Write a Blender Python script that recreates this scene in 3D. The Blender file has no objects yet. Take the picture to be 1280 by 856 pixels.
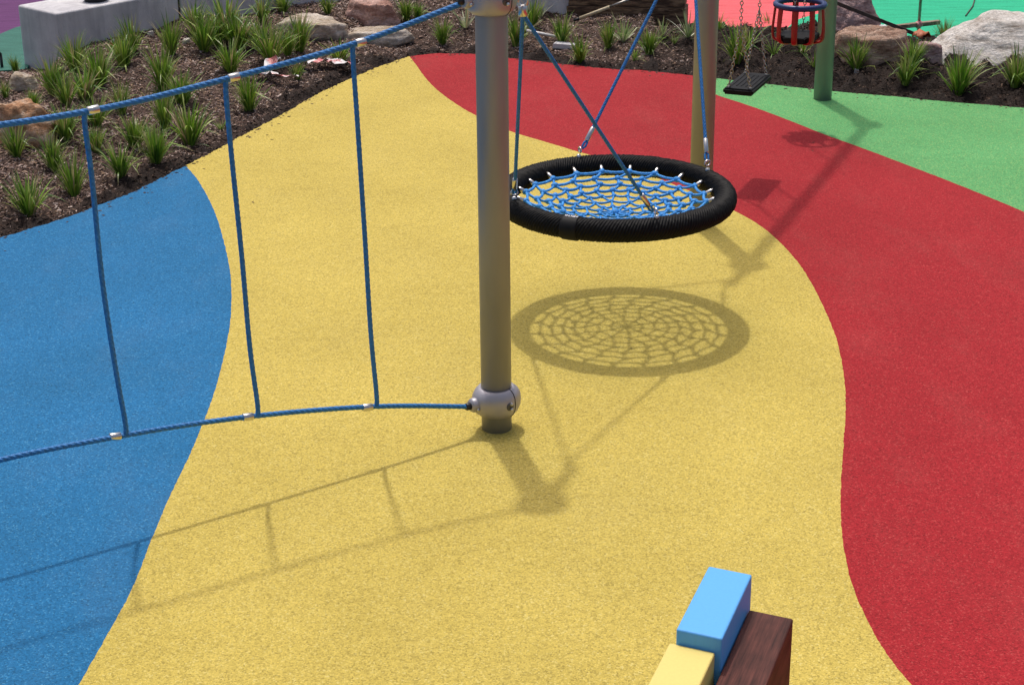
import bpy, bmesh, math, random
import numpy as np
from mathutils import Vector, Matrix, noise as mnoise
from mathutils.geometry import tessellate_polygon

# ------------------------------------------------------------------ camera, sky, sun, exposure
scene = bpy.context.scene
COL = scene.collection
F_PX, PITCH, ROLL = 2206.2, math.radians(22.084), math.radians(-0.535)
CAM = Vector((0.071, -7.089, 3.281))
fw = Vector((0, math.cos(PITCH), -math.sin(PITCH)))
r0 = Vector((1, 0, 0)); u0 = r0.cross(fw)
RT = r0 * math.cos(ROLL) + u0 * math.sin(ROLL)
UP = -r0 * math.sin(ROLL) + u0 * math.cos(ROLL)
cd = bpy.data.cameras.new('camera'); cam = bpy.data.objects.new('camera', cd); COL.objects.link(cam)
m = Matrix.Identity(4)
for i in range(3):
    m[i][0] = RT[i]; m[i][1] = UP[i]; m[i][2] = -fw[i]; m[i][3] = CAM[i]
cam.matrix_world = m
cd.sensor_width = 36; cd.lens = 36 * F_PX / 1280; cd.clip_end = 1000
scene.camera = cam

SUN_TO = Vector((-0.0982, 0.3828, 1.0)).normalized()
w = bpy.data.worlds.new('World'); scene.world = w; w.use_nodes = True
nt = w.node_tree; bg = nt.nodes['Background']
sky = nt.nodes.new('ShaderNodeTexSky'); sky.sky_type = 'NISHITA'; sky.sun_disc = False
sky.sun_elevation = math.asin(SUN_TO.z); sky.sun_rotation = math.atan2(SUN_TO.x, SUN_TO.y)
sky.air_density = 0.8; sky.dust_density = 6.0; sky.ozone_density = 0.4
nt.links.new(sky.outputs[0], bg.inputs[0]); bg.inputs[1].default_value = 0.15
sl = bpy.data.lights.new('sun', 'SUN'); sl.energy = 2.0; sl.angle = math.radians(1.75); sl.color = (1, 0.965, 0.91)
so = bpy.data.objects.new('sun', sl); COL.objects.link(so)
so.rotation_euler = (-SUN_TO).to_track_quat('-Z', 'Y').to_euler(); so.location = (0, 0, 30)
vs = scene.view_settings; vs.view_transform = 'Standard'; vs.look = 'None'; vs.gamma = 1; vs.use_curve_mapping = False
vs.exposure = -0.12
scene.render.resolution_x = 1024; scene.render.resolution_y = 684

rnd = random.Random(7)
nrs = np.random.RandomState(11)

# ------------------------------------------------------------------ pixel -> place
def ray(px, py):
    return (fw + RT * ((px - 640) / F_PX) - UP * ((py - 428) / F_PX))
def at(px, py, z=0.0):
    d = ray(px, py); t = (z - CAM.z) / d.z
    return CAM + d * t
def ppm(P):
    return F_PX / ((Vector(P) - CAM).dot(fw))

# ------------------------------------------------------------------ materials
def new_mat(name):
    mt = bpy.data.materials.new(name); mt.use_nodes = True
    n = mt.node_tree.nodes; return mt, n, mt.node_tree.links, n['Principled BSDF']
def rgb(r, g, b): # sRGB 0-255 -> linear
    f = lambda c: ((c / 255 + .055) / 1.055) ** 2.4 if c > 10 else c / 255 / 12.92
    return (f(r), f(g), f(b), 1)
def ramp(n, l, fac, stops):
    r = n.new('ShaderNodeValToRGB'); e = r.color_ramp.elements
    while len(e) < len(stops): e.new(.5)
    for k, (p, c) in enumerate(stops): e[k].position = p; e[k].color = c
    l.new(fac, r.inputs[0]); return r.outputs[0]
def tex(n, l, kind, scale, vec, detail=2, **kw):
    t = n.new('ShaderNodeTex' + kind); t.inputs['Scale'].default_value = scale
    if 'Detail' in t.inputs and kind == 'Noise': t.inputs['Detail'].default_value = detail
    l.new(vec, t.inputs['Vector']); return t
def mixc(n, l, fac, a, b, mode='MIX'):
    x = n.new('ShaderNodeMix'); x.data_type = 'RGBA'; x.blend_type = mode
    if isinstance(fac, (int, float)): x.inputs[0].default_value = fac
    else: l.new(fac, x.inputs[0])
    for s, v in ((6, a), (7, b)):
        if isinstance(v, tuple): x.inputs[s].default_value = v
        else: l.new(v, x.inputs[s])
    return x.outputs[2]
def bump(n, l, h, dist, strength, bs):
    b = n.new('ShaderNodeBump'); b.inputs['Distance'].default_value = dist; b.inputs['Strength'].default_value = strength
    l.new(h, b.inputs['Height']); l.new(b.outputs[0], bs.inputs['Normal'])
def wpos(n):
    return n.new('ShaderNodeNewGeometry').outputs['Position']
def opos(n):
    return n.new('ShaderNodeTexCoord').outputs['Object']
def sc(c, k): return (min(1, c[0] * k), min(1, c[1] * k), min(1, c[2] * k), 1)

def rubber(name, c, odd):
    mt, n, l, bs = new_mat(name); p = wpos(n)
    v = tex(n, l, 'Voronoi', 165, p)
    v2 = tex(n, l, 'Voronoi', 380, p)
    sep = n.new('ShaderNodeSeparateColor'); l.new(v.outputs['Color'], sep.inputs[0])
    sep2 = n.new('ShaderNodeSeparateColor'); l.new(v2.outputs['Color'], sep2.inputs[0])
    c1 = ramp(n, l, sep.outputs[0], [(0, sc(c, .38)), (.14, sc(c, .66)), (.35, sc(c, .92)), (.7, sc(c, 1.04)), (.88, sc(c, 1.3)), (1, odd)])
    c2 = ramp(n, l, sep2.outputs[1], [(0, sc(c, .6)), (.5, c), (1, sc(c, 1.25))])
    cc = mixc(n, l, .4, c1, c2)
    big = tex(n, l, 'Noise', 1.3, p, 5); bv = ramp(n, l, big.outputs[0], [(.3, (.91, .905, .89, 1)), (.7, (1.05, 1.05, 1.06, 1))])
    cc = mixc(n, l, 1, cc, bv, 'MULTIPLY')
    mid = tex(n, l, 'Noise', 14, p, 4); mv = ramp(n, l, mid.outputs[0], [(.3, (.965, .965, .965, 1)), (.7, (1.02, 1.02, 1.02, 1))])
    cc = mixc(n, l, 1, cc, mv, 'MULTIPLY')
    # thin film of dust and scuffs, blown about in soft streaks
    mpd = n.new('ShaderNodeMapping'); mpd.inputs['Scale'].default_value = (1.0, .45, 1); mpd.inputs['Rotation'].default_value = (0, 0, .5); l.new(p, mpd.inputs[0])
    du = tex(n, l, 'Noise', 2.6, mpd.outputs[0], 9); du.inputs['Roughness'].default_value = .68
    df = ramp(n, l, du.outputs[0], [(.5, (0, 0, 0, 1)), (.78, (.045, .045, .045, 1))])
    cc = mixc(n, l, df, cc, (.42, .37, .28, 1))
    # tiny specks of trodden-in dirt
    sp = tex(n, l, 'Voronoi', 9, p); dk = ramp(n, l, sp.outputs['Distance'], [(.022, (.35, .28, .2, 1)), (.04, (1, 1, 1, 1))])
    dn = tex(n, l, 'Noise', 3.1, p, 1); dm = ramp(n, l, dn.outputs[0], [(.52, (0, 0, 0, 1)), (.6, (1, 1, 1, 1))])
    dk = mixc(n, l, dm, (1, 1, 1, 1), dk)
    cc = mixc(n, l, 1, cc, dk, 'MULTIPLY')
    l.new(cc, bs.inputs['Base Color']); bs.inputs['Roughness'].default_value = .8
    bs.inputs['Specular IOR Level'].default_value = .12
    bump(n, l, v.outputs['Distance'], .004, -.9, bs)
    return mt
def simple(name, c, rough=.5, metal=0, spec=.5, var=.12, nscale=30, bd=0, bscale=None):
    mt, n, l, bs = new_mat(name); p = opos(n)
    t = tex(n, l, 'Noise', nscale, p, 4)
    col = ramp(n, l, t.outputs[0], [(.25, sc(c, 1 - var)), (.75, sc(c, 1 + var))])
    l.new(col, bs.inputs['Base Color']); bs.inputs['Roughness'].default_value = rough
    bs.inputs['Metallic'].default_value = metal; bs.inputs['Specular IOR Level'].default_value = spec
    if bd:
        t2 = tex(n, l, 'Noise', bscale or nscale * 3, p, 3); bump(n, l, t2.outputs[0], bd, .8, bs)
    return mt
def rope_mat(name, c):
    mt, n, l, bs = new_mat(name); p = opos(n)
    t = tex(n, l, 'Noise', 90, p, 3)
    col = ramp(n, l, t.outputs[0], [(.3, sc(c, .72)), (.55, c), (.8, sc(c, 1.35))])
    l.new(col, bs.inputs['Base Color']); bs.inputs['Roughness'].default_value = .55
    bs.inputs['Specular IOR Level'].default_value = .35
    t2 = tex(n, l, 'Noise', 500, p, 2); bump(n, l, t2.outputs[0], .0015, .6, bs)
    return mt
def attr_mat(name, rough=.8, trans=0.0, spec=.3):
    mt, n, l, bs = new_mat(name)
    a = n.new('ShaderNodeAttribute'); a.attribute_name = 'tint'
    l.new(a.outputs['Color'], bs.inputs['Base Color']); bs.inputs['Roughness'].default_value = rough
    bs.inputs['Specular IOR Level'].default_value = spec
    if not trans:
        tb = tex(n, l, 'Noise', 70, wpos(n), 6); bump(n, l, tb.outputs[0], .02, .9, bs)
    if trans:
        tr = n.new('ShaderNodeBsdfTranslucent'); l.new(a.outputs['Color'], tr.inputs[0])
        mx = n.new('ShaderNodeMixShader'); mx.inputs[0].default_value = trans
        l.new(bs.outputs[0], mx.inputs[1]); l.new(tr.outputs[0], mx.inputs[2])
        l.new(mx.outputs[0], n['Material Output'].inputs[0])
    return mt
def rock_mat(name, a, b, c):
    mt, n, l, bs = new_mat(name); p = opos(n)
    mp = n.new('ShaderNodeMapping'); mp.inputs['Scale'].default_value = (1, 1, 3.2); mp.inputs['Rotation'].default_value = (.3, .2, .1); l.new(p, mp.inputs[0])
    t = tex(n, l, 'Noise', 5, mp.outputs[0], 8); t.inputs['Roughness'].default_value = .65
    col = ramp(n, l, t.outputs[0], [(.3, c), (.45, b), (.62, a), (.8, sc(a, 1.15))])
    t3 = tex(n, l, 'Noise', 45, p, 5); sp = ramp(n, l, t3.outputs[0], [(.3, (.72, .7, .68, 1)), (.65, (1.06, 1.06, 1.06, 1))])
    l.new(mixc(n, l, 1, col, sp, 'MULTIPLY'), bs.inputs['Base Color']); bs.inputs['Roughness'].default_value = .9
    bs.inputs['Specular IOR Level'].default_value = .2
    t2 = tex(n, l, 'Noise', 22, mp.outputs[0], 8); t2.inputs['Roughness'].default_value = .7
    bump(n, l, t2.outputs[0], .03, .8, bs)
    return mt

YEL = (.545, .422, .096, 1)
M = {}
M['yellow'] = rubber('yellow_rubber_granules', YEL, (.68, .60, .24, 1))
M['red'] = rubber('red_rubber_granules', (.345, .020, .026, 1), (.50, .09, .08, 1))
M['blue'] = rubber('blue_rubber_granules', (.019, .150, .335, 1), (.10, .32, .52, 1))
M['green'] = rubber('green_rubber_granules', (.12, .375, .135, 1), (.46, .50, .16, 1))
def paint(name, c):
    mt, n, l, bs = new_mat(name); p = wpos(n)
    mp = n.new('ShaderNodeMapping'); mp.inputs['Scale'].default_value = (.6, 3.4, 1); mp.inputs['Rotation'].default_value = (0, 0, .12); l.new(p, mp.inputs[0])
    t = tex(n, l, 'Noise', 4.5, mp.outputs[0], 7); v = ramp(n, l, t.outputs[0], [(.3, sc(c, .8)), (.48, c), (.75, sc(c, 1.12))])
    t3 = tex(n, l, 'Voronoi', 160, p); se = n.new('ShaderNodeSeparateColor'); l.new(t3.outputs['Color'], se.inputs[0])
    g = ramp(n, l, se.outputs[0], [(0, (.8, .8, .8, 1)), (1, (1.08, 1.08, 1.08, 1))])
    l.new(mixc(n, l, 1, v, g, 'MULTIPLY'), bs.inputs['Base Color']); bs.inputs['Roughness'].default_value = .8; bs.inputs['Specular IOR Level'].default_value = .12
    t2 = tex(n, l, 'Noise', 6, mp.outputs[0], 4); bump(n, l, t2.outputs[0], .02, .5, bs)
    return mt
M['pink'] = paint('faded_pink_surface', (.80, .135, .15, 1))
M['teal'] = paint('bright_teal_surface', (.035, .46, .25, 1))
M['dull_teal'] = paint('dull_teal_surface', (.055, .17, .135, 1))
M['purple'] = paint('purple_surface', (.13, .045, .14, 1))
M['ground'] = simple('bare_ground', rgb(120, 108, 92), .9, var=.2, nscale=.8, bd=.02, bscale=8)
M['rope'] = rope_mat('blue_rope', (.032, .195, .50, 1))
M['net_rope'] = rope_mat('bright_blue_rope', (.045, .30, .74, 1))
M['black_rope'] = simple('black_rope_wrap', (.0045, .0045, .005, 1), .6, var=.4, nscale=60, spec=.16)
M['black_rubber'] = simple('black_rubber', (.007, .0072, .008, 1), .6, var=.25, nscale=20, bd=.002, spec=.16)
M['sleeve'] = simple('sleeve_black_plastic', (.006, .006, .007, 1), .6, spec=.22)
M['steel'] = simple('brushed_steel', (.62, .61, .6, 1), .28, 1, var=.1, nscale=40)
M['dull_steel'] = simple('chain_steel', (.36, .34, .31, 1), .42, 1, var=.2, nscale=60)
M['dark'] = simple('dark_plastic', (.012, .012, .014, 1), .45, var=.2)
def post_mat(name, c, metal, rough):
    mt, n, l, bs = new_mat(name); p = opos(n)
    mp = n.new('ShaderNodeMapping'); mp.inputs['Scale'].default_value = (1, 1, .25); l.new(p, mp.inputs[0])
    t = tex(n, l, 'Noise', 9, mp.outputs[0], 6); l.new(ramp(n, l, t.outputs[0], [(.3, sc(c, .88)), (.7, sc(c, 1.08))]), bs.inputs['Base Color'])
    t2 = tex(n, l, 'Noise', 25, mp.outputs[0], 5); rr = n.new('ShaderNodeMapRange'); rr.inputs[3].default_value = rough - .08; rr.inputs[4].default_value = rough + .1
    l.new(t2.outputs[0], rr.inputs[0]); l.new(rr.outputs[0], bs.inputs['Roughness'])
    bs.inputs['Metallic'].default_value = metal
    t3 = tex(n, l, 'Noise', 700, p, 2); bump(n, l, t3.outputs[0], .0006, .4, bs)
    return mt
M['post'] = post_mat('satin_grey_metal', (.285, .287, .295, 1), .3, .46)
M['collar'] = post_mat('cast_aluminium', (.40, .385, .42, 1), .45, .42)
M['recess'] = simple('bolt_recess_shadow_grey', (.10, .10, .11, 1), .5, .4)
M['red_plastic'] = simple('red_plastic', (.33, .009, .011, 1), .4, var=.08)
M['navy_plastic'] = simple('navy_plastic', (.012, .032, .13, 1), .4, var=.1)
M['leaf'] = attr_mat('strappy_leaf', .40, .24, .5)
M['chip'] = attr_mat('bark_chip', .9)
M['tape'] = None
M['paper'] = simple('white_litter', (.72, .70, .70, 1), .7, var=.08)
M['pole'] = simple('pale_timber_pole', (.55, .46, .30, 1), .6, var=.15)

# ------------------------------------------------------------------ mesh helpers
def link(o, parent=None):
    COL.objects.link(o)
    if parent is not None: o.parent = parent
    return o
def from_bm(name, bm, mat, parent=None, smooth=False):
    me = bpy.data.meshes.new(name); bm.to_mesh(me); bm.free(); me.materials.append(mat)
    if smooth: me.polygons.foreach_set('use_smooth', [True] * len(me.polygons))
    return link(bpy.data.objects.new(name, me), parent)
def from_py(name, v, f, mat, parent=None, smooth=False, tint=None):
    me = bpy.data.meshes.new(name); me.from_pydata([tuple(x) for x in v], [], f); me.materials.append(mat)
    if smooth: me.polygons.foreach_set('use_smooth', [True] * len(me.polygons))
    if tint is not None:
        a = me.attributes.new('tint', 'FLOAT_COLOR', 'POINT'); a.data.foreach_set('color', np.asarray(tint, dtype=np.float32).ravel())
    me.update()
    return link(bpy.data.objects.new(name, me), parent)
def from_np(name, v, quads, tris, mat, tint):
    me = bpy.data.meshes.new(name)
    nq, ntr = len(quads), len(tris)
    me.vertices.add(len(v)); me.vertices.foreach_set('co', np.asarray(v, np.float32).ravel())
    me.loops.add(nq * 4 + ntr * 3); me.loops.foreach_set('vertex_index', np.concatenate([quads.ravel(), tris.ravel()]).astype(np.int32))
    me.polygons.add(nq + ntr)
    me.polygons.foreach_set('loop_start', np.concatenate([np.arange(nq) * 4, nq * 4 + np.arange(ntr) * 3]).astype(np.int32))
    me.polygons.foreach_set('loop_total', np.concatenate([np.full(nq, 4), np.full(ntr, 3)]).astype(np.int32))
    if tint is not None:
        a = me.attributes.new('tint', 'FLOAT_COLOR', 'POINT'); a.data.foreach_set('color', np.asarray(tint, np.float32).ravel())
    me.materials.append(mat); me.update(); me.validate()
    return link(bpy.data.objects.new(name, me))
def empty(name, loc=(0, 0, 0)):
    o = bpy.data.objects.new(name, None); o.location = loc; o.empty_display_size = .05
    return link(o)
def tag(o, label=None, cat=None, group=None, kind=None):
    if label: o['label'] = label
    if cat: o['category'] = cat
    if group: o['group'] = group
    if kind: o['kind'] = kind
    return o
def frames(pts):
    pts = [Vector(p) for p in pts]; T = []
    for i in range(len(pts)):
        a = pts[max(0, i - 1)]; b = pts[min(len(pts) - 1, i + 1)]; T.append((b - a).normalized())
    n = T[0].orthogonal().normalized(); out = []
    for i, t in enumerate(T):
        n = (n - t * n.dot(t)).normalized(); out.append((pts[i], n.copy(), t.cross(n)))
    return out
def resample(pts, step):
    pts = [Vector(p) for p in pts]; out = [pts[0]]
    for a, b in zip(pts[:-1], pts[1:]):
        k = max(1, int(round((b - a).length / step)))
        for i in range(1, k + 1): out.append(a.lerp(b, i / k))
    return out
def smooth_path(ctrl, n=12):
    P = [Vector(p) for p in ctrl]; out = []
    for i in range(len(P) - 1):
        p0 = P[max(0, i - 1)]; p1 = P[i]; p2 = P[i + 1]; p3 = P[min(len(P) - 1, i + 2)]
        for k in range(n):
            t = k / n
            out.append(.5 * ((2 * p1) + (p2 - p0) * t + (2 * p0 - 5 * p1 + 4 * p2 - p3) * t * t + (3 * p1 - p0 - 3 * p2 + p3) * t ** 3))
    out.append(P[-1]); return out
def tube_data(pts, rad, seg=12, cap=True, V=None, Fc=None):
    V = [] if V is None else V; Fc = [] if Fc is None else Fc
    fr = frames(pts); base = len(V); n = len(fr)
    for i, (p, a, b) in enumerate(fr):
        r = rad[i] if isinstance(rad, (list, tuple)) else rad
        for k in range(seg):
            th = 2 * math.pi * k / seg; V.append(p + a * (r * math.cos(th)) + b * (r * math.sin(th)))
    for i in range(n - 1):
        for k in range(seg):
            k2 = (k + 1) % seg; Fc.append((base + i * seg + k, base + i * seg + k2, base + (i + 1) * seg + k2, base + (i + 1) * seg + k))
    if cap:
        Fc.append(tuple(base + k for k in reversed(range(seg)))); Fc.append(tuple(base + (n - 1) * seg + k for k in range(seg)))
    return V, Fc
def tube(name, pts, rad, mat, parent=None, seg=14, smooth=True):
    V, Fc = tube_data(pts, rad, seg); return from_py(name, V, Fc, mat, parent, smooth)
def rope(name, pts, r, mat, parent=None, lobes=4, pitch=.10, depth=.26, hand=1):
    pts = resample(pts, pitch / 11); fr = frames(pts); seg = lobes * 4; V = []; Fc = []; s = 0
    for i, (p, a, b) in enumerate(fr):
        if i: s += (p - fr[i - 1][0]).length
        tw = hand * 2 * math.pi * s / pitch
        for k in range(seg):
            th = 2 * math.pi * k / seg
            rr = r * (1 - depth + depth * abs(math.cos(lobes * (th) / 2)) ** .7)
            V.append(p + a * (rr * math.cos(th + tw)) + b * (rr * math.sin(th + tw)))
    for i in range(len(fr) - 1):
        for k in range(seg):
            k2 = (k + 1) % seg; Fc.append((i * seg + k, i * seg + k2, (i + 1) * seg + k2, (i + 1) * seg + k))
    Fc.append(tuple(reversed(range(seg)))); Fc.append(tuple((len(fr) - 1) * seg + k for k in range(seg)))
    return from_py(name, V, Fc, mat, parent, True)
def lathe_data(prof, seg, V=None, Fc=None, M4=None, mod=None):
    V = [] if V is None else V; Fc = [] if Fc is None else Fc; b = len(V)
    for (r, z) in prof:
        for k in range(seg):
            th = 2 * math.pi * k / seg; rr = r * (mod(th, r, z) if mod else 1)
            v = Vector((rr * math.cos(th), rr * math.sin(th), z)); V.append(M4 @ v if M4 else v)
    for i in range(len(prof) - 1):
        for k in range(seg):
            k2 = (k + 1) % seg; Fc.append((b + i * seg + k, b + i * seg + k2, b + (i + 1) * seg + k2, b + (i + 1) * seg + k))
    Fc.append(tuple(b + k for k in reversed(range(seg)))); Fc.append(tuple(b + (len(prof) - 1) * seg + k for k in range(seg)))
    return V, Fc
def lathe(name, prof, mat, parent=None, seg=32, M4=None, mod=None, smooth=True):
    V, Fc = lathe_data(prof, seg, M4=M4, mod=mod); return from_py(name, V, Fc, mat, parent, smooth)
def torus_data(R, r, segR, segr, M4=Matrix.Identity(4), sx=1, V=None, Fc=None):
    V = [] if V is None else V; Fc = [] if Fc is None else Fc; b = len(V)
    for i in range(segR):
        A = 2 * math.pi * i / segR
        for k in range(segr):
            B = 2 * math.pi * k / segr
            V.append(M4 @ Vector(((R * math.cos(A)) * sx + r * math.cos(B) * math.cos(A), (R + r * math.cos(B)) * math.sin(A), r * math.sin(B))))
    for i in range(segR):
        for k in range(segr):
            i2 = (i + 1) % segR; k2 = (k + 1) % segr
            Fc.append((b + i * segr + k, b + i2 * segr + k, b + i2 * segr + k2, b + i * segr + k2))
    return V, Fc
def torus(name, R, r, M4, mat, parent=None, segR=28, segr=10, sx=1):
    V, Fc = torus_data(R, r, segR, segr, M4, sx); return from_py(name, V, Fc, mat, parent, True)
def box(name, M4, size, mat, parent=None, bev=.004, seg=2):
    bm = bmesh.new(); bmesh.ops.create_cube(bm, size=1)
    bmesh.ops.scale(bm, vec=size, verts=bm.verts); 
    if bev: bmesh.ops.bevel(bm, geom=list(bm.edges), offset=bev, segments=seg, affect='EDGES', profile=.5)
    bmesh.ops.transform(bm, matrix=M4, verts=bm.verts)
    return from_bm(name, bm, mat, parent)
def axes(o, x, y, z):
    mm = Matrix.Identity(4)
    for i in range(3): mm[i][0] = x[i]; mm[i][1] = y[i]; mm[i][2] = z[i]; mm[i][3] = o[i]
    return mm
def along(p, d):   # local Z on direction d
    d = Vector(d).normalized(); q = d.to_track_quat('Z', 'Y').to_matrix().to_4x4()
    return Matrix.Translation(p) @ q
def chain(name, a, b, mat, parent=None, L=.03, wd=.0031):
    a, b = Vector(a), Vector(b); n = max(2, int((b - a).length / (L * .74))); V = []; Fc = []
    base = along(a, b - a)
    for i in range(n):
        z = (b - a).length * (i + .5) / n
        M4 = base @ Matrix.Translation((0, 0, z)) @ Matrix.Rotation(math.pi / 2 * (i % 2) + .3, 4, 'Z') @ Matrix.Rotation(math.pi / 2, 4, 'Y')
        torus_data(L * .30, wd, 10, 5, M4, 1.55, V, Fc)
    return from_py(name, V, Fc, mat, parent, True)

# ------------------------------------------------------------------ the ground: coloured rubber zones
def curve_px(pts, jit=.0035, step=.02, n=10):
    P = smooth_path([at(x, y) for x, y in pts], n); P = resample(P, step)
    out = []
    for q in P:
        nx = mnoise.noise(Vector((q.x * 45, q.y * 45, 3.3))); ny = mnoise.noise(Vector((q.x * 45, q.y * 45, 9.1)))
        n2 = mnoise.noise(Vector((q.x * 6, q.y * 6, 5.1)))
        out.append(Vector((q.x + jit * nx, q.y + jit * ny + jit * n2, 0)))
    return out
BY = curve_px([(232, 207), (247, 225), (260, 247), (272, 275), (283, 315), (289, 355), (288, 400), (280, 445), (268, 490), (252, 533), (235, 573), (213, 618), (190, 672), (165, 735), (130, 800), (98, 856), (60, 925), (10, 1020)])
YR = curve_px([(512, 71), (522, 84), (533, 99), (548, 114), (570, 130), (592, 143), (635, 163), (680, 177), (720, 189), (770, 203), (815, 220), (855, 236), (890, 250), (921, 265), (950, 282), (975, 303), (995, 325), (1012, 350), (1030, 385), (1046, 425), (1055, 470), (1057, 510), (1054, 560), (1051, 610), (1052, 660), (1060, 712), (1075, 755), (1095, 795), (1117, 828), (1140, 856), (1190, 915), (1280, 1010)])
RG = curve_px([(868, 95), (878, 107), (894, 118), (930, 130), (961, 141), (990, 152), (1030, 168), (1080, 186), (1125, 203), (1180, 224), (1230, 244), (1280, 265), (1350, 297), (1450, 345)])
EDGE_A = curve_px([(-260, 368), (-120, 332), (0, 297), (40, 285), (80, 273), (120, 258), (160, 243), (200, 223), (232, 207)], .02)
EDGE_B = curve_px([(232, 207), (260, 193), (300, 171), (340, 150), (375, 130), (400, 116), (440, 98), (475, 83), (512, 71)], .02)
EDGE_C = curve_px([(512, 71), (545, 67), (592, 68), (640, 73), (700, 80), (760, 86), (800, 88), (840, 92), (868, 95)], .012)
EDGE_D = curve_px([(868, 95), (893, 98), (940, 103), (1000, 110), (1060, 116), (1120, 121), (1180, 127), (1280, 135), (1420, 147), (1560, 160)], .008)
def fix(a, b): b[0] = a.copy()
EDGE_A[-1] = BY[0].copy(); EDGE_B[0] = BY[0].copy(); EDGE_B[-1] = YR[0].copy(); EDGE_C[0] = YR[0].copy(); EDGE_C[-1] = RG[0].copy(); EDGE_D[0] = RG[0].copy()
def sheet(name, outline, mat, z=0.0, thick=.05, tint=None):
    v = [Vector((p[0], p[1], z)) for p in outline]
    clean = [v[0]]
    for p in v[1:]:
        if (p - clean[-1]).length > 1e-4: clean.append(p)
    if (clean[0] - clean[-1]).length < 1e-4: clean.pop()
    v = clean; n = len(v)
    tris = tessellate_polygon([v])
    area = sum(v[i].x * v[(i + 1) % n].y - v[(i + 1) % n].x * v[i].y for i in range(n))
    Fc = []
    for t in tris:
        a, b, c = (v[i] for i in t); cr = (b - a).cross(c - a).z
        Fc.append(tuple(t) if cr > 0 else (t[0], t[2], t[1]))
    V = v + [p + Vector((0, 0, -thick)) for p in v]
    for i in range(n):
        j = (i + 1) % n
        Fc.append((i, i + n, j + n, j) if area > 0 else (j, j + n, i + n, i))
    o = from_py(name, V, Fc, mat); tag(o, kind='structure'); return o
lowL, lowR = Vector((-9, -16, 0)), Vector((9, -16, 0))
sheet('yellow_rubber_surface', EDGE_B + YR[1:] + [Vector((3.6, -16, 0)), Vector((-3.4, -16, 0))] + BY[::-1], M['yellow'])
sheet('blue_rubber_surface', EDGE_A + BY[1:] + [Vector((-3.4, -16, 0)), lowL, Vector((-9, EDGE_A[0].y, 0))], M['blue'])
sheet('red_rubber_surface', EDGE_C + RG[1:] + [Vector((9, RG[-1].y, 0)), lowR, Vector((3.6, -16, 0))] + YR[::-1], M['red'])
sheet('green_rubber_surface', EDGE_D + [Vector((9, EDGE_D[-1].y, 0)), Vector((9, RG[-1].y, 0))] + RG[::-1], M['green'])
bm = bmesh.new(); bmesh.ops.create_grid(bm, x_segments=8, y_segments=8, size=260)
g = from_bm('ground', bm, M['ground']); g.location.z = -.09; tag(g, kind='structure')

# beyond the bed
BACK_L = [at(-420, 120), at(-200, 100), at(-60, 92), at(0, 87), at(34, 84)]
BACK_R = [at(852, 31), at(900, 32), at(985, 33), at(1040, 38), at(1100, 42), at(1150, 50), at(1195, 53), at(1290, 50), at(1500, 55)]
BACK_L = resample(BACK_L, .1); BACK_R = resample(BACK_R, .1)
pl = [p.copy() for p in BACK_L]
for p in BACK_L + BACK_R: p.y += .03 * mnoise.noise(Vector((p.x * 3, p.y * 3, 0)))
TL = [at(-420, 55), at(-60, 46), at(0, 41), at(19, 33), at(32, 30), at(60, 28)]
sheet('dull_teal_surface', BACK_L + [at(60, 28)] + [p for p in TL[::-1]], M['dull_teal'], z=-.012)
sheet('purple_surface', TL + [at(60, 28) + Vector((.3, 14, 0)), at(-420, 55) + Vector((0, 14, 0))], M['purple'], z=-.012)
PT = [at(984, 33), at(1000, 22), at(1040, 10), at(1060, -8), at(1075, -60)]
iR = min(range(len(BACK_R)), key=lambda i: (BACK_R[i] - PT[0]).length); PT[0] = BACK_R[iR].copy()
PTs = smooth_path(PT, 8)
sheet('pink_surface', BACK_R[:iR + 1] + PTs[1:] + [Vector((2.4, 26, 0)), Vector((BACK_R[0].x, 26, 0))], M['pink'], z=-.012)
sheet('teal_surface', BACK_R[iR:] + [Vector((12, BACK_R[-1].y + 2, 0)), Vector((12, 26, 0)), Vector((2.4, 26, 0))] + PTs[::-1], M['teal'], z=-.012)

# ------------------------------------------------------------------ garden bed: soil mound and bark chips
FRONT = EDGE_A[::4] + EDGE_B[::4] + EDGE_C[::4] + EDGE_D[::4]
def seg_dist(X, Y, poly):
    best = np.full(X.shape, 1e9)
    for a, b in zip(poly[:-1], poly[1:]):
        dx, dy = b.x - a.x, b.y - a.y; L = dx * dx + dy * dy + 1e-12
        t = np.clip(((X - a.x) * dx + (Y - a.y) * dy) / L, 0, 1)
        best = np.minimum(best, (X - a.x - t * dx) ** 2 + (Y - a.y - t * dy) ** 2)
    return np.sqrt(best)
fx = np.array([p.x for p in FRONT]); fy = np.array([p.y for p in FRONT])
bx_ = np.array([p.x for p in BACK_R]); by_ = np.array([p.y for p in BACK_R])
lx_ = np.array([p.x for p in BACK_L]); ly_ = np.array([p.y for p in BACK_L])
def sst(a, b, x):
    t = np.clip((x - a) / (b - a), 0, 1); return t * t * (3 - 2 * t)
_o = np.argsort(fx)
def bed_base(X, Y):
    d = seg_dist(X, Y, FRONT); s = np.where(Y > np.interp(X, fx[_o], fy[_o]), 1, -1); d = d * s
    h = -.035 + .17 * sst(.02, 1.5, d)
    dr = np.where(X > 1.3, np.interp(X, bx_, by_) - Y, 9); dl = np.where(X < -3.5, np.interp(X, lx_, ly_) - Y, 9)
    db = np.minimum(dr, dl)
    h = np.minimum(h, -.035 + .16 * sst(-.02, 1.1, db))
    h = h + .085 * np.exp(-((X + 2.75) ** 2 / .9 + (Y - 7.75) ** 2 / .5)) * (d > .3)
    h = np.where(d < 0, -.075, h); h = np.where(db < -.03, -.075, h)
    return h, d, db
step = .028
gx = np.arange(-5.6, 6.4, step); gy = np.arange(1.6, 10.4, step)
GX, GY = np.meshgrid(gx, gy)
H, D, DB = bed_base(GX, GY)
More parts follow.
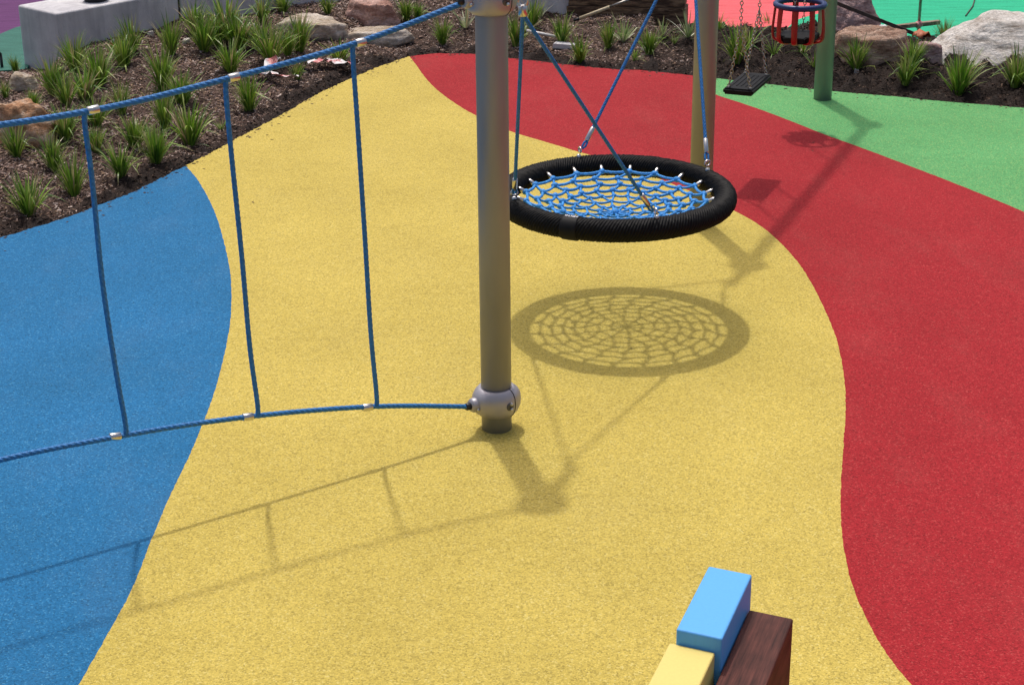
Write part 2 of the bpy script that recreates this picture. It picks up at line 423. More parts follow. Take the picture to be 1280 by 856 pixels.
def vnoise(X, Y, f, seed):
    rs = np.random.RandomState(seed); n = 256; T = rs.rand(n, n)
    x = X * f + 1000; y = Y * f + 1000; xi = np.floor(x).astype(int); yi = np.floor(y).astype(int); u = x - xi; v = y - yi
    u = u * u * (3 - 2 * u); v = v * v * (3 - 2 * v); g_ = lambda a, b: T[a % n, b % n]
    return (g_(xi, yi) * (1 - u) + g_(xi + 1, yi) * u) * (1 - v) + (g_(xi, yi + 1) * (1 - u) + g_(xi + 1, yi + 1) * u) * v
inb = (D > -.02) & (DB > -.05)
rough = .06 * (vnoise(GX, GY, 2.2, 1) - .5) + .035 * (vnoise(GX, GY, 7, 2) - .5) + .022 * (vnoise(GX, GY, 19, 3) - .5) + .012 * (vnoise(GX, GY, 41, 8) - .5)
# damp turned soil: clods on the right-hand end, and a rubber-edge strip of dark soil with shade painted in
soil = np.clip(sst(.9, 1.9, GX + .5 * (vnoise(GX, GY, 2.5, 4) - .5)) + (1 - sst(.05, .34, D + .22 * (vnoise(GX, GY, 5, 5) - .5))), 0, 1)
clod = .13 * np.maximum(0, vnoise(GX, GY, 9, 6) - .45) + .10 * np.maximum(0, vnoise(GX, GY, 24, 7) - .5)
fadee = sst(0, .15, D)
HB = H + np.where(inb, rough * (.35 + .65 * fadee) + soil * clod * (.4 + .6 * fadee), 0)
def bed_z(x, y):
    i = (x - gx[0]) / step; j = (y - gy[0]) / step
    i0 = int(min(max(i, 0), len(gx) - 2)); j0 = int(min(max(j, 0), len(gy) - 2)); a = min(max(i - i0, 0), 1); b = min(max(j - j0, 0), 1)
    return float(HB[j0, i0] * (1 - a) * (1 - b) + HB[j0, i0 + 1] * a * (1 - b) + HB[j0 + 1, i0] * (1 - a) * b + HB[j0 + 1, i0 + 1] * a * b)
def on_bed(px, py):
    z = .05
    for _ in range(12):
        P = at(px, py, z); z = .5 * z + .5 * bed_z(P.x, P.y)
    P = at(px, py, z); return Vector((P.x, P.y, bed_z(P.x, P.y)))
ny, nx = GX.shape
keep = (D > -.25) & (DB > -.4)
idx = np.arange(nx * ny).reshape(ny, nx)
kq = keep[:-1, :-1] & keep[1:, :-1] & keep[:-1, 1:] & keep[1:, 1:]
q = np.stack([idx[:-1, :-1][kq], idx[:-1, 1:][kq], idx[1:, 1:][kq], idx[1:, :-1][kq]], 1)
used = np.zeros(nx * ny, bool); used[q.ravel()] = True; remap = np.cumsum(used) - 1
BV = np.stack([GX.ravel(), GY.ravel(), HB.ravel()], 1)[used]
tone = vnoise(GX, GY, 30, 12) * .6 + vnoise(GX, GY, 9, 13) * .4
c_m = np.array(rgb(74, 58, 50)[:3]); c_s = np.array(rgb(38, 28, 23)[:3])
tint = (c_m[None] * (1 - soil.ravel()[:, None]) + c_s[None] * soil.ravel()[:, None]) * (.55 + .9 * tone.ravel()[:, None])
tint = np.concatenate([tint, np.ones((len(tint), 1))], 1)[used]
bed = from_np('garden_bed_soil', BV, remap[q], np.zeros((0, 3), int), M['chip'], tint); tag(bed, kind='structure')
bed.data.polygons.foreach_set('use_smooth', [True] * len(bed.data.polygons))

def scatter_chips(name, n, lmin, lmax, seed, prob):
    rs = np.random.RandomState(seed)
    X = rs.uniform(-5.2, 5.6, n * 3); Y = rs.uniform(2.2, 9.9, n * 3)
    i = ((X - gx[0]) / step).astype(int); j = ((Y - gy[0]) / step).astype(int)
    ok = (D[j, i] > .01) & (DB[j, i] > .01) & (rs.rand(len(X)) < prob(soil[j, i]))
    X, Y, i, j = X[ok][:n], Y[ok][:n], i[ok][:n], j[ok][:n]; n = len(X)
    S = soil[j, i]; Z = HB[j, i] + rs.uniform(-.002, .010, n)
    L = rs.uniform(lmin, lmax, n) * .5; W = L * rs.uniform(.18, .5, n); T = W * rs.uniform(.3, .8, n)
    a = rs.uniform(0, 2 * np.pi, n); ti = rs.normal(0, .35, n); ro = rs.normal(0, .5, n)
    ux = np.stack([np.cos(a) * np.cos(ti), np.sin(a) * np.cos(ti), np.sin(ti)], 1)
    up = np.stack([np.sin(ro) * np.sin(a), -np.sin(ro) * np.cos(a), np.cos(ro)], 1); up -= ux * (up * ux).sum(1)[:, None]; up /= np.linalg.norm(up, axis=1)[:, None]
    uy = np.cross(up, ux); c = np.stack([X, Y, Z], 1)
    P = lambda x, y, z: c + ux * (x * L)[:, None] + uy * (y * W)[:, None] + up * (z * T)[:, None]
    o = np.ones(n)
    vv = np.stack([P(-1 * o, -1 * o, 0 * o), P(-.9 * o, 1 * o, 0 * o), P(1 * o, .8 * o, 0 * o), P(.95 * o, -1 * o, 0 * o), P(-.8 * o, 0 * o, 1 * o), P(.85 * o, .1 * o, 1 * o)], 1)
    b = np.arange(n)[:, None] * 6
    qd = np.concatenate([b + np.array([[0, 3, 5, 4]]), b + np.array([[2, 1, 4, 5]])]); tr = np.concatenate([b + np.array([[1, 0, 4]]), b + np.array([[3, 2, 5]])])
    pal = np.array([rgb(172, 152, 142)[:3], rgb(138, 116, 106)[:3], rgb(112, 88, 78)[:3], rgb(86, 64, 54)[:3], rgb(152, 126, 104)[:3], rgb(70, 52, 46)[:3], rgb(186, 170, 162)[:3]])
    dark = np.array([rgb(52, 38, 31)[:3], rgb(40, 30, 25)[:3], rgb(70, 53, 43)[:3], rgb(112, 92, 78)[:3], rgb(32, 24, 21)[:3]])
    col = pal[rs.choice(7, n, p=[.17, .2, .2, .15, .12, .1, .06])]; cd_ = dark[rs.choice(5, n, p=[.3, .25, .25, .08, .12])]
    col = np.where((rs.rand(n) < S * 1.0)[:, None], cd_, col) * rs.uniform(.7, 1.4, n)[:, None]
    tn = np.repeat(np.concatenate([col, np.ones((n, 1))], 1)[:, None], 6, 1).reshape(-1, 4)
    o_ = from_np(name, vv.reshape(-1, 3), qd, tr, M['chip'], tn)
    return tag(o_, 'grey-brown bark chips strewn over the garden bed soil', 'mulch', kind='stuff')
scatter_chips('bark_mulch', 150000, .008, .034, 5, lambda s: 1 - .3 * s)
# crumbs of bark kicked onto the rubber
rs_ = np.random.RandomState(77); V = []; Fc = []; T = []
alle = EDGE_A + EDGE_B + EDGE_C + EDGE_D
for i in range(420):
    e_ = alle[rs_.randint(len(alle))]; off = -abs(rs_.exponential(.055)) if rs_.rand() < .985 else -rs_.uniform(.2, 2.5)
    x, y = e_.x + rs_.normal(0, .03) - off * .25, e_.y + off; L_ = rs_.uniform(.004, .013); W_ = L_ * rs_.uniform(.25, .6); a = rs_.uniform(0, 6.28); b = len(V)
    for dx, dy, dz in ((-1, -1, 0), (1, -1, 0), (1, 1, 0), (-1, 1, 0), (0, 0, 1)):
        V.append((x + L_ * dx * math.cos(a) - W_ * dy * math.sin(a), y + L_ * dx * math.sin(a) + W_ * dy * math.cos(a), .0012 + dz * W_ * .8))
    Fc += [(b, b + 1, b + 4), (b + 1, b + 2, b + 4), (b + 2, b + 3, b + 4), (b + 3, b, b + 4)]
    k_ = rs_.uniform(.5, 1.4); T += [(.11 * k_, .075 * k_, .055 * k_, 1)] * 5
o = from_py('bark_crumbs', V, Fc, M['chip'], None, False, T); tag(o, 'crumbs of bark spilled on the rubber beside the garden bed', 'mulch', kind='stuff')

# ------------------------------------------------------------------ concrete walls, timber sleepers
def concrete(name):
    mt, n, l, bs = new_mat(name); p = opos(n)
    t = tex(n, l, 'Noise', 3, p, 8); t.inputs['Roughness'].default_value = .62
    c = ramp(n, l, t.outputs[0], [(.3, rgb(182, 180, 184)), (.55, rgb(208, 206, 208)), (.75, rgb(220, 218, 217))])
    mp = n.new('ShaderNodeMapping'); mp.inputs['Scale'].default_value = (6, 6, .5); l.new(p, mp.inputs[0])
    t2 = tex(n, l, 'Noise', 3, mp.outputs[0], 5); s = ramp(n, l, t2.outputs[0], [(.35, (.84, .84, .84, 1)), (.6, (1, 1, 1, 1))])
    t4 = tex(n, l, 'Voronoi', 26, p); pit = ramp(n, l, t4.outputs['Distance'], [(.05, (.6, .6, .6, 1)), (.1, (1, 1, 1, 1))])
    c = mixc(n, l, 1, mixc(n, l, 1, c, s, 'MULTIPLY'), pit, 'MULTIPLY')
    l.new(c, bs.inputs['Base Color']); bs.inputs['Roughness'].default_value = .8; bs.inputs['Specular IOR Level'].default_value = .3
    t3 = tex(n, l, 'Noise', 60, p, 6); bump(n, l, t3.outputs[0], .004, .6, bs); return mt
M['concrete'] = concrete('smooth_grey_concrete')
WH = .47
P0 = at(70, 17.5, WH); d1 = (at(165, 0, WH) - P0); d1.z = 0; d1.normalize()
d2 = Vector((-d1.y, d1.x, 0))
wd = (at(19, 7, WH) - P0).dot(d2)
jt = at(223, 40); L1 = (Vector((jt.x, jt.y, 0)) - Vector((P0.x, P0.y, 0))).dot(d1)
# length so that the far end shows at the dark joint
def wall_box(name, o, dx, dy, L, T, h, z0, label):
    e = empty(name, (o.x, o.y, 0)); c = Vector((0, 0, (h + z0) / 2)) + dx * (L / 2) + dy * (T / 2)
    b = box('concrete_block', axes(c, dx, dy, Vector((0, 0, 1))), (L, T, h - z0), M['concrete'], e, .018, 3)
    tag(e, label, 'wall'); return e
for k in range(60):
    q_ = Vector((P0.x, P0.y, 0)) + d1 * (k * .05); s_ = q_ - CAM; pxx = 640 + F_PX * s_.dot(RT) / s_.dot(fw)
    if pxx > 222: break
L1 = k * .05
wall_box('concrete_wall', P0, d1, d2, L1, max(.3, min(wd, .8)), WH, -.08, 'low grey concrete seat wall whose square end stands beside the purple surface')
E1 = Vector((P0.x, P0.y, 0)) + d1 * (L1 + .022)
WT = max(.3, min(wd, .8))
w2 = wall_box('concrete_wall', E1, d1, d2, 3.4, WT, WH, -.08, 'long grey concrete wall block past the dark joint, behind the boulders')
box('joint_filler', axes(d1 * (-.011) + d2 * (WT / 2) + Vector((0, 0, .18)), d1, d2, Vector((0, 0, 1))), (.02, WT - .03, .5), M['dark'], w2, 0)
W2b = at(706, 25, .06); W2a = at(548, 6, .06); dw = W2b - W2a; dw.z = 0; LW = dw.length; dw.normalize()
wall_box('concrete_wall', Vector((W2a.x, W2a.y, 0)), dw, Vector((-dw.y, dw.x, 0)), LW, .3, WH + .02, -.08, 'short grey concrete wall ending against the stacked timber sleepers')

def wood(name, a, b, gscale=1, dirx=True):
    mt, n, l, bs = new_mat(name); p = opos(n)
    mp = n.new('ShaderNodeMapping'); mp.inputs['Scale'].default_value = (.35, 6, 6) if dirx else (6, 6, .35); l.new(p, mp.inputs[0])
    t = tex(n, l, 'Noise', 5 * gscale, mp.outputs[0], 8); t.inputs['Roughness'].default_value = .65
    c = ramp(n, l, t.outputs[0], [(.28, sc(a, .45)), (.45, a), (.6, b), (.8, sc(b, 1.25))])
    l.new(c, bs.inputs['Base Color']); bs.inputs['Roughness'].default_value = .75; bs.inputs['Specular IOR Level'].default_value = .3
    bump(n, l, t.outputs[0], .006, .7, bs); return mt
M['sleeper'] = wood('weathered_sleeper_timber', rgb(78, 58, 44), rgb(138, 112, 86))
sa = at(707, 29, .03); sb = at(857, 33, .03); ds = (sb - sa); ds.z = 0; Ls = ds.length; ds.normalize(); dn = Vector((-ds.y, ds.x, 0))
for k, (z0, h, off, lab) in enumerate([(-.06, .235, 0, 'rough brown timber sleeper at the bottom of the stack, resting in the mulch'), (.18, .2, .025, 'weathered brown timber sleeper lying on top of the lower sleeper')]):
    e = empty('timber_sleeper', (sa.x, sa.y, z0))
    bm = bmesh.new(); bmesh.ops.create_cube(bm, size=1); bmesh.ops.subdivide_edges(bm, edges=list(bm.edges), cuts=9, use_grid_fill=True)
    for v in bm.verts:
        v.co = Vector((v.co.x * (Ls - k * .03), v.co.y * .24, v.co.z * h)); nn = mnoise.noise(Vector((v.co.x * 3 + k * 7, v.co.y * 16, v.co.z * 16)))
        v.co += Vector((0, 1, 0)) * (.012 * nn) + Vector((0, 0, 1)) * (.008 * mnoise.noise(Vector((v.co.x * 4, v.co.y * 9 + 5 + k, 1))))
    bmesh.ops.transform(bm, matrix=axes(ds * (Ls / 2) + dn * (.14 + off) + Vector((0, 0, h / 2)), ds, dn, Vector((0, 0, 1))), verts=bm.verts)
    o = from_bm('timber', bm, M['sleeper'], e); tag(e, lab, 'sleeper')

# ------------------------------------------------------------------ rocks
RM = {'pale': rock_mat('pale_sandstone', rgb(216, 206, 194), rgb(186, 170, 150), rgb(128, 104, 78)),
      'brown': rock_mat('brown_sandstone', rgb(200, 174, 156), rgb(160, 128, 110), rgb(100, 72, 60)),
      'orange': rock_mat('orange_sandstone', rgb(222, 200, 178), rgb(186, 142, 108), rgb(124, 82, 58)), 'pink': rock_mat('pinkish_sandstone', rgb(214, 180, 168), rgb(180, 140, 126), rgb(128, 92, 80)),
      'purple': rock_mat('purple_brown_stone', rgb(206, 178, 174), rgb(170, 138, 134), rgb(112, 84, 80)),
      'white': rock_mat('white_weathered_stone', rgb(226, 222, 217), rgb(205, 198, 190), rgb(140, 122, 104))}
def rock(px, py, wpx, hpx, deep, mat, seed, label, rot=0, group=None, flat=.8, lift=0, name='boulder', planes=13, cuts=(), nz=1.0):
    P = on_bed(px, py); k = ppm(P); W = wpx / k; Hh = hpx / k / .97
    rs = random.Random(seed)
    Hh = max(.04, Hh - W * deep * .16)
    pl_ = []
    for i in range(planes):
        z = rs.uniform(-.5, 1); a = rs.uniform(0, 6.283); r = math.sqrt(max(0, 1 - z * z)); pl_.append((Vector((r * math.cos(a), r * math.sin(a), z)), rs.uniform(.66, .95)))
    pl_.append((Vector((rs.uniform(-.2, .2), rs.uniform(-.2, .1), 1)).normalized(), flat * .75))
    pl_ += [(Vector(c[:3]).normalized(), c[3]) for c in cuts]
    bm = bmesh.new(); bmesh.ops.create_icosphere(bm, subdivisions=5 if wpx > 60 else 4, radius=1)
    for v in bm.verts:
        n_ = v.co.normalized(); R = 1.0
        for p_, d_ in pl_:
            c_ = n_.dot(p_)
            if c_ > .05: R = min(R, d_ / c_)
        nn = mnoise.fractal(n_ * 1.6 + Vector((seed, 0, 0)), 1, 2, 5) * .065 * nz + mnoise.fractal(n_ * 5 + Vector((seed, 3, 0)), .9, 2.1, 5) * .035 * nz
        strat = .012 * math.sin(n_.z * R * 26 + 3 * mnoise.noise(n_ * 2))
        v.co = n_ * (R + nn + strat)
    xs = [v.co.x for v in bm.verts]; zs = [v.co.z for v in bm.verts]; ex = max(xs) - min(xs); mz = max(zs)
    for v in bm.verts:
        v.co.x *= W / ex; v.co.y *= W * deep / ex; v.co.z *= (Hh + .02) / mz if v.co.z > 0 else (Hh * .8) / mz
    bmesh.ops.rotate(bm, verts=bm.verts, cent=(0, 0, 0), matrix=Matrix.Rotation(rot, 3, 'Z'))
    o = from_bm(name, bm, RM[mat], None, True); o.location = P + Vector((0, W * deep * .35, lift - .02))
    tag(o, label, 'rock', group); return o
rock(18, 180, 96, 60, .8, 'orange', 3, 'orange-brown sandstone boulder with a pale top among grass clumps')
rock(30, 112, 42, 24, .8, 'pale', 5, 'small pale angular stone near the square end of the concrete wall')
rock(388, 47, 98, 33, .7, 'pale', 8, 'flat-topped cream boulder with an ochre side behind grass clumps', flat=.75)
rock(466, 33, 70, 42, .8, 'pink', 12, 'tall pinkish brown boulder standing against the concrete wall')
rock(464, 53, 120, 22, .45, 'pale', 21, 'long low pale slab of rock in front of the pinkish boulder', rot=.08, flat=.7)
rock(1066, 46, 84, 74, .7, 'purple', 23, 'purple-grey upright boulder behind the brown one with a steel bar leaning on it', lift=-.08, nz=.8, cuts=[(-.1, -.5, .86, .36), (.4, -.5, .75, .5)])
rock(1092, 80, 108, 50, .6, 'brown', 33, 'rounded brown boulder in dark soil beside the swing post')
rock(1162, 74, 44, 26, .8, 'purple', 36, 'small brown stone wedged next to the big white rock')
rock(1246, 82, 236, 71, .55, 'white', 41, 'large flat white weathered rock beside the teal surface', rot=0, flat=.95, nz=.5, planes=7, cuts=[(-.22, -.50, .84, .40), (.1, -.1, 1, .52), (-.55, .0, .83, .44), (.5, -.6, -.1, .7), (-.3, -.9, -.1, .72)])
for k, (x, y, ww, hh) in enumerate([(232, 55, 12, 8), (270, 40, 14, 6), (246, 36, 10, 5), (316, 36, 9, 6), (188, 45, 9, 5), (352, 52, 10, 6), (1071, 88, 8, 5), (806, 64, 9, 5)]):
    rock(x, y, ww, hh, .8, 'white', 60 + k, 'tiny pale stone lying loose on the mulch', group='loose pale stones on the mulch', name='small_stone', planes=8)

# ------------------------------------------------------------------ grass clumps
def make_tuft(seed, nb, spread, wid, pal, droop):
    rs = random.Random(seed); V = []; Fc = []; T = []
    for i in range(nb):
        a = rs.uniform(0, 6.283); L = rs.uniform(.55, 1.0) if rs.random() < .8 else rs.uniform(.25, .6)
        lean = abs(rs.gauss(0, .38)) * spread + .06; bend = rs.uniform(.2, 1.25) * droop * (.4 + lean)
        w_ = wid * rs.uniform(.65, 1.2); br = rs.uniform(0, .10)
        p = Vector((br * math.cos(a), br * math.sin(a), -.02)); ang = lean; seg = 7
        out = Vector((math.cos(a), math.sin(a), 0)); a2 = a + rs.uniform(-.5, .5); side = Vector((-math.sin(a2), math.cos(a2), 0))
        c = rs.choice(pal); kk = rs.uniform(.75, 1.4); dry = rs.random() < .25; dead = rs.random() < .06; b = len(V); kink = rs.random() < .12
        for s in range(seg + 1):
            t = s / seg; ww = w_ * min(1, .55 + 1.6 * t) * (1 - t ** 2.6) + .0012
            V.append(p - side * ww / 2); V.append(p + side * ww / 2 + Vector((0, 0, .12 * ww)))
            f = 1.0; cc = [c[0] * kk * f, c[1] * kk * f, c[2] * kk * f]
            if dead: cc = [.40 * kk, .31 * kk, .17 * kk]
            if dry and t > .6: m_ = (t - .6) / .4; cc = [cc[j] * (1 - m_) + (.42, .34, .17)[j] * m_ for j in range(3)]
            T += [cc + [1], cc + [1]]
            ang += bend / seg * (1.6 * t + .25)
            if kink and s == 4: ang += rs.uniform(.5, 1.1)
            p = p + (out * math.sin(ang) + Vector((0, 0, 1)) * math.cos(ang)) * (L / seg)
        for s in range(seg): Fc.append((b + 2 * s, b + 2 * s + 1, b + 2 * s + 3, b + 2 * s + 2))
    me = bpy.data.meshes.new('leaves'); me.from_pydata([tuple(v) for v in V], [], Fc); me.materials.append(M['leaf'])
    at_ = me.attributes.new('tint', 'FLOAT_COLOR', 'POINT'); at_.data.foreach_set('color', np.array(T, np.float32).ravel())
    me.polygons.foreach_set('use_smooth', [True] * len(me.polygons)); me.update(); return me
GP = [(.13, .26, .022), (.17, .31, .03), (.075, .17, .02), (.11, .225, .022), (.24, .36, .045), (.30, .37, .09)]
VP = [(.34, .40, .20), (.42, .45, .28), (.20, .30, .10), (.5, .5, .36)]
TU = [make_tuft(100 + i, [125, 100, 140, 112, 96, 130, 108, 150][i], [.8, 1.0, .75, 1.15, .9, .85, 1.2, .7][i], [.042, .046, .038, .044, .048, .040, .044, .038][i], GP, [.8, 1.0, .7, 1.1, .9, .8, 1.1, .7][i]) for i in range(8)]
VA = [make_tuft(300 + i, 26, 1.15, .06, VP, .5) for i in range(2)]
SP = [make_tuft(400 + i, 30, 1.2, .04, GP, .9) for i in range(2)]
LAB = {
 'front': ('green strappy grass clump in the mulch near the blue rubber edge', 'clumps by the blue edge'),
 'mid': ('green strappy grass clump in the open mulch between the seat wall and rope ladder', 'clumps in the open mulch'),
 'wall': ('tall green grass clump growing against the grey concrete wall', 'clumps along the concrete wall'),
 'seat': ('bushy green grass clump before the square end of the seat wall', 'clumps at the seat wall end'),
 'rock': ('dense green grass clump in front of the pale boulders', 'clumps before the pale boulders'),
 'var': ('pale cream-striped strappy plant before the timber sleepers', 'cream-striped plants'),
 'red': ('green strappy grass clump in the mulch behind the red rubber surface', 'clumps behind the red surface'),
 'pinkz': ('loose long-leaved grass clump at the edge of the pink surface', 'clumps by the pink surface'),
 'soil': ('small sparse green clump in dark soil near the hanging swing seats', 'clumps near the swing seats'),
}
TF = [(37, 270, 56, 'front', 'grass clump right at the blue rubber edge, farthest from the yellow corner'), (93, 245, 50, 'front'), (67, 212, 42, 'front', 'grass clump a step back from the blue edge, near the orange-brown boulder'), (21, 198, 48, 'front', 'grass clump growing at the foot of the orange-brown boulder'), (151, 221, 50, 'front'), (195, 203, 52, 'front', 'grass clump at the blue edge next to the blue and yellow corner'), (237, 182, 48, 'front', 'grass clump just behind the corner where blue and yellow rubber meet the mulch'),
 (168, 184, 44, 'mid'), (121, 190, 34, 'mid'), (82, 174, 40, 'mid', 'grass clump growing close beside the orange-brown boulder'), (121, 157, 40, 'mid'), (207, 160, 46, 'mid'), (152, 142, 42, 'mid'), (204, 112, 46, 'mid', 'yellow-green grass clump in bare mulch before the long face of the seat wall'), (312, 139, 42, 'mid', 'narrow grass clump standing alone near the yellow rubber edge'), (277, 162, 18, 'mid', 'tiny green sprout in dark soil by the yellow rubber edge'), (288, 90, 36, 'mid', 'grass clump with arching pale leaves in bare mulch before the wall joint'), (228, 130, 40, 'mid'),
 (84, 133, 48, 'seat'), (67, 117, 48, 'seat'), (42, 137, 26, 'seat', 'small grass tuft between the pale angular stone and the orange-brown boulder'), (7, 124, 24, 'seat', 'low grass tuft above the orange-brown boulder, facing the pale angular stone'), (94, 90, 42, 'seat', 'grass clump pressed against the corner of the concrete seat wall'), (124, 108, 46, 'seat', 'grass clump before the long face of the seat wall near its corner'), (106, 126, 40, 'seat'), (20, 92, 22, 'seat', 'sparse grass tuft at the edge of the dull teal surface behind the pale stone'),
 (155, 83, 40, 'wall', 'grass clump next to the tiny red and white plant tag'), (166, 65, 42, 'wall', 'grass clump at the seat wall face just behind the plant tag'), (214, 70, 42, 'wall', 'grass clump standing in front of the dark wall joint'), (255, 64, 40, 'wall'), (283, 44, 46, 'wall', 'tallest yellow-green grass clump, against the wall past the dark joint'), (296, 60, 44, 'wall'), (270, 56, 40, 'wall'), (328, 30, 34, 'wall', 'grass clump at the wall face beside the cream boulder, behind other clumps'), (303, 62, 40, 'wall'), (354, 16, 26, 'wall', 'grass clump between the concrete wall and the flat-topped cream boulder'), (410, 18, 28, 'wall', 'grass clump between the concrete wall and the pinkish boulder'), (508, 26, 26, 'wall', 'grass clump behind the pale slab, next to the pinkish boulder'), (522, 24, 22, 'wall', 'smaller grass clump behind the far end of the pale slab'), (244, 40, 34, 'wall', 'grass clump hard against the wall just past the dark joint'),
 (339, 78, 46, 'rock', 'wide bushy clump in the mulch behind the loop of barrier tape'), (375, 65, 50, 'rock', 'dense grass clump directly before the ochre side of the flat-topped boulder'), (424, 79, 32, 'rock', 'low grass clump before the long pale slab, by the barrier tape end'), (326, 62, 36, 'rock'), (360, 70, 34, 'rock'),
 (372, 100, 24, 'one', 'short green clump with red and white barrier tape caught on it'),
 (553, 56, 36, 'one', 'green grass clump in the mulch between the pale slab and the tall grey post'),
 (582, 34, 26, 'var', 'cream-striped plant hard by the tall grey post and pale slab'), (646, 58, 42, 'one', 'long-leaved grass clump behind the shackle of the nest swing'), (665, 34, 30, 'red', 'grass clump before the short concrete wall, behind the white stick'), (675, 22, 24, 'var', 'cream-striped plant before the short concrete wall'), (703, 56, 40, 'red', 'grass clump between the white carton and the foot of the leaning pole'), (726, 79, 36, 'red', 'grass clump at the red rubber edge beside the white carton'), (760, 60, 38, 'red', 'upright grass clump in the mulch before the timber sleepers'), (779, 52, 30, 'var'), (812, 68, 32, 'red'), (828, 46, 28, 'var'), (843, 55, 18, 'red'), (860, 54, 32, 'var'), (793, 76, 20, 'red'), (878, 60, 24, 'red'),
 (899, 38, 28, 'pinkz', 'grass clump at the pink surface edge beside the swing frame post'), (961, 36, 22, 'pinkz', 'low grass clump where the pink and teal surfaces meet'), (921, 82, 42, 'one', 'tall arching clump in dark soil behind the flat black swing seat'), (936, 62, 40, 'pinkz'), (967, 68, 22, 'soil'), (1018, 80, 26, 'soil'), (1004, 66, 20, 'soil'),
 (1070, 86, 34, 'one', 'small green clump in front of the rounded brown boulder'), (1131, 103, 40, 'one', 'bright green clump between the brown boulder and the white rock'), (1140, 80, 34, 'one', 'yellowing green clump beside the orange scrap'), (1198, 118, 62, 'one', 'tall upright green clump in front of the large white rock'), (1269, 108, 52, 'one', 'leafy green clump under the overhang of the large white rock'), (1180, 54, 28, 'one', 'reddish green tuft at the corner of the teal surface'), (1290, 112, 50, 'one', 'green clump in dark soil beyond the large white rock')]
for i, t in enumerate(TF):
    px, py, hp, key = t[:4]; P = on_bed(px, py); k = ppm(P); hgt = hp / k * 1.3 * rnd.uniform(.9, 1.12)
    ms = VA[i % 2] if key == 'var' else (SP[i % 2] if key in ('soil', 'pinkz') or hp < 22 else TU[(i * 5 + i // 3) % 8])
    o = bpy.data.objects.new('grass_clump', ms); link(o); o.location = P; o.rotation_euler = (rnd.uniform(-.08, .08), rnd.uniform(-.08, .08), rnd.uniform(0, 6.283))
    wf = rnd.uniform(.75, 1.15); o.scale = (hgt * wf, hgt * wf * rnd.uniform(.9, 1.1), hgt * rnd.uniform(.92, 1.08))
    if len(t) > 4: tag(o, t[4], 'plant', 'grass clumps in the garden bed')
    else: tag(o, LAB[key][0], 'plant', LAB[key][1])

# ------------------------------------------------------------------ steel posts and collars
PR = .0665
AX = Vector((1.189, 2.851, 0)).normalized()           # line of the swing posts
LAD = Vector((-.852, -.523, 0))                       # line of the rope ladder
def collar(parent, z, rope_dir=None, recess_dir=None, name='collar', arm=None):
    def mod(th, r, zz):
        if r < PR + .004: return 1
        a = math.atan2(LAD.y, LAD.x)
        k = (r - PR) / .045; return 1 + .055 * k * math.cos(2 * (th - a)) + .02 * k * math.cos(4 * (th - a))
    prof = [(PR + .001, -.062), (PR + .006, -.064), (PR + .014, -.06), (PR + .028, -.046), (PR + .037, -.026), (PR + .040, 0), (PR + .037, .026), (PR + .028, .046), (PR + .014, .06), (PR + .006, .064), (PR + .001, .062)]
    V, Fc = lathe_data(prof, 56, M4=Matrix.Translation((0, 0, z)), mod=mod)
    c = from_py(name, V, Fc, M['collar'], parent, True)
    # seam between the clamp halves
    for a in (-.62, math.pi - .62):
        d = Vector((math.cos(a), math.sin(a), 0)); pts = []
        for (r, zz) in prof: pts.append(d * (r * (mod(a, r, zz)) + .0002) + Vector((0, 0, z + zz)))
        tube('seam', pts, .0022, M['dark'], c, 6)
    for a in (-.93, -.93 + math.pi):
        d = Vector((math.cos(a), math.sin(a), 0)); s = Vector((-d.y, d.x, 0)); rr = PR + .037
        lathe('bolt_recess', [(.0, .004), (.016, .004), (.019, .001), (.019, -.006)], M['recess'], c, 20, along(Vector((0, 0, z)) + d * (rr - .002), d))
        for dz in (-.012, .013):
            lathe('bolt', [(.0, .006), (.006, .006), (.0075, .003), (.0075, -.004)][::-1], M['steel'], c, 12, along(Vector((0, 0, z + dz)) + d * (rr + .004) + s * .003, d))
    if rope_dir is not None:
        p = Vector((0, 0, z)); 
        lathe('rope_socket', [(.034, PR + .02), (.032, PR + .055), (.026, PR + .066), (.0, PR + .067)], M['collar'], c, 24, along(p, rope_dir))
        lathe('socket_bush', [(.017, PR + .062), (.0165, PR + .085), (.013, PR + .09), (0, PR + .09)], M['dark'], c, 18, along(p, rope_dir))
        sd = Vector((-rope_dir.y, rope_dir.x, 0)); sd = sd if sd.y < 0 else -sd
        lathe('bolt', [(.0075, -.005), (.0075, .003), (.006, .006), (0, .006)], M['steel'], c, 12, along(p + rope_dir * (PR + .045) + sd * .031 + Vector((0, 0, -.012)), sd))
    if arm is not None:
        p = Vector((0, 0, z + .01))
        tube('hanger_arm', [p + arm * (PR + .02), p + arm * .2, p + arm * .315, p + arm * .37], [.042, .034, .026, .02], M['collar'], c, 20)
    return c
def post(x, y, top, label, name='steel_post'):
    e = empty(name, (x, y, 0)); tag(e, label, 'post')
    lathe('tube', [(PR, -.08), (PR, top - .03), (PR - .006, top - .006), (PR - .02, top + .008), (0, top + .012)], M['post'], e, 48)
    return e
ZL, ZU = .137, 1.90
fp = post(0, 0, 2.0, 'grey steel post with a ball collar near its foot, standing on yellow rubber')
collar(fp, ZL, LAD); collar(fp, ZU, LAD, arm=AX)
lp = post(LAD.x * 3.09, LAD.y * 3.09, 2.0, 'grey steel post at the far end of the blue rope ladder')
collar(lp, ZL, -LAD); collar(lp, ZU, -LAD)
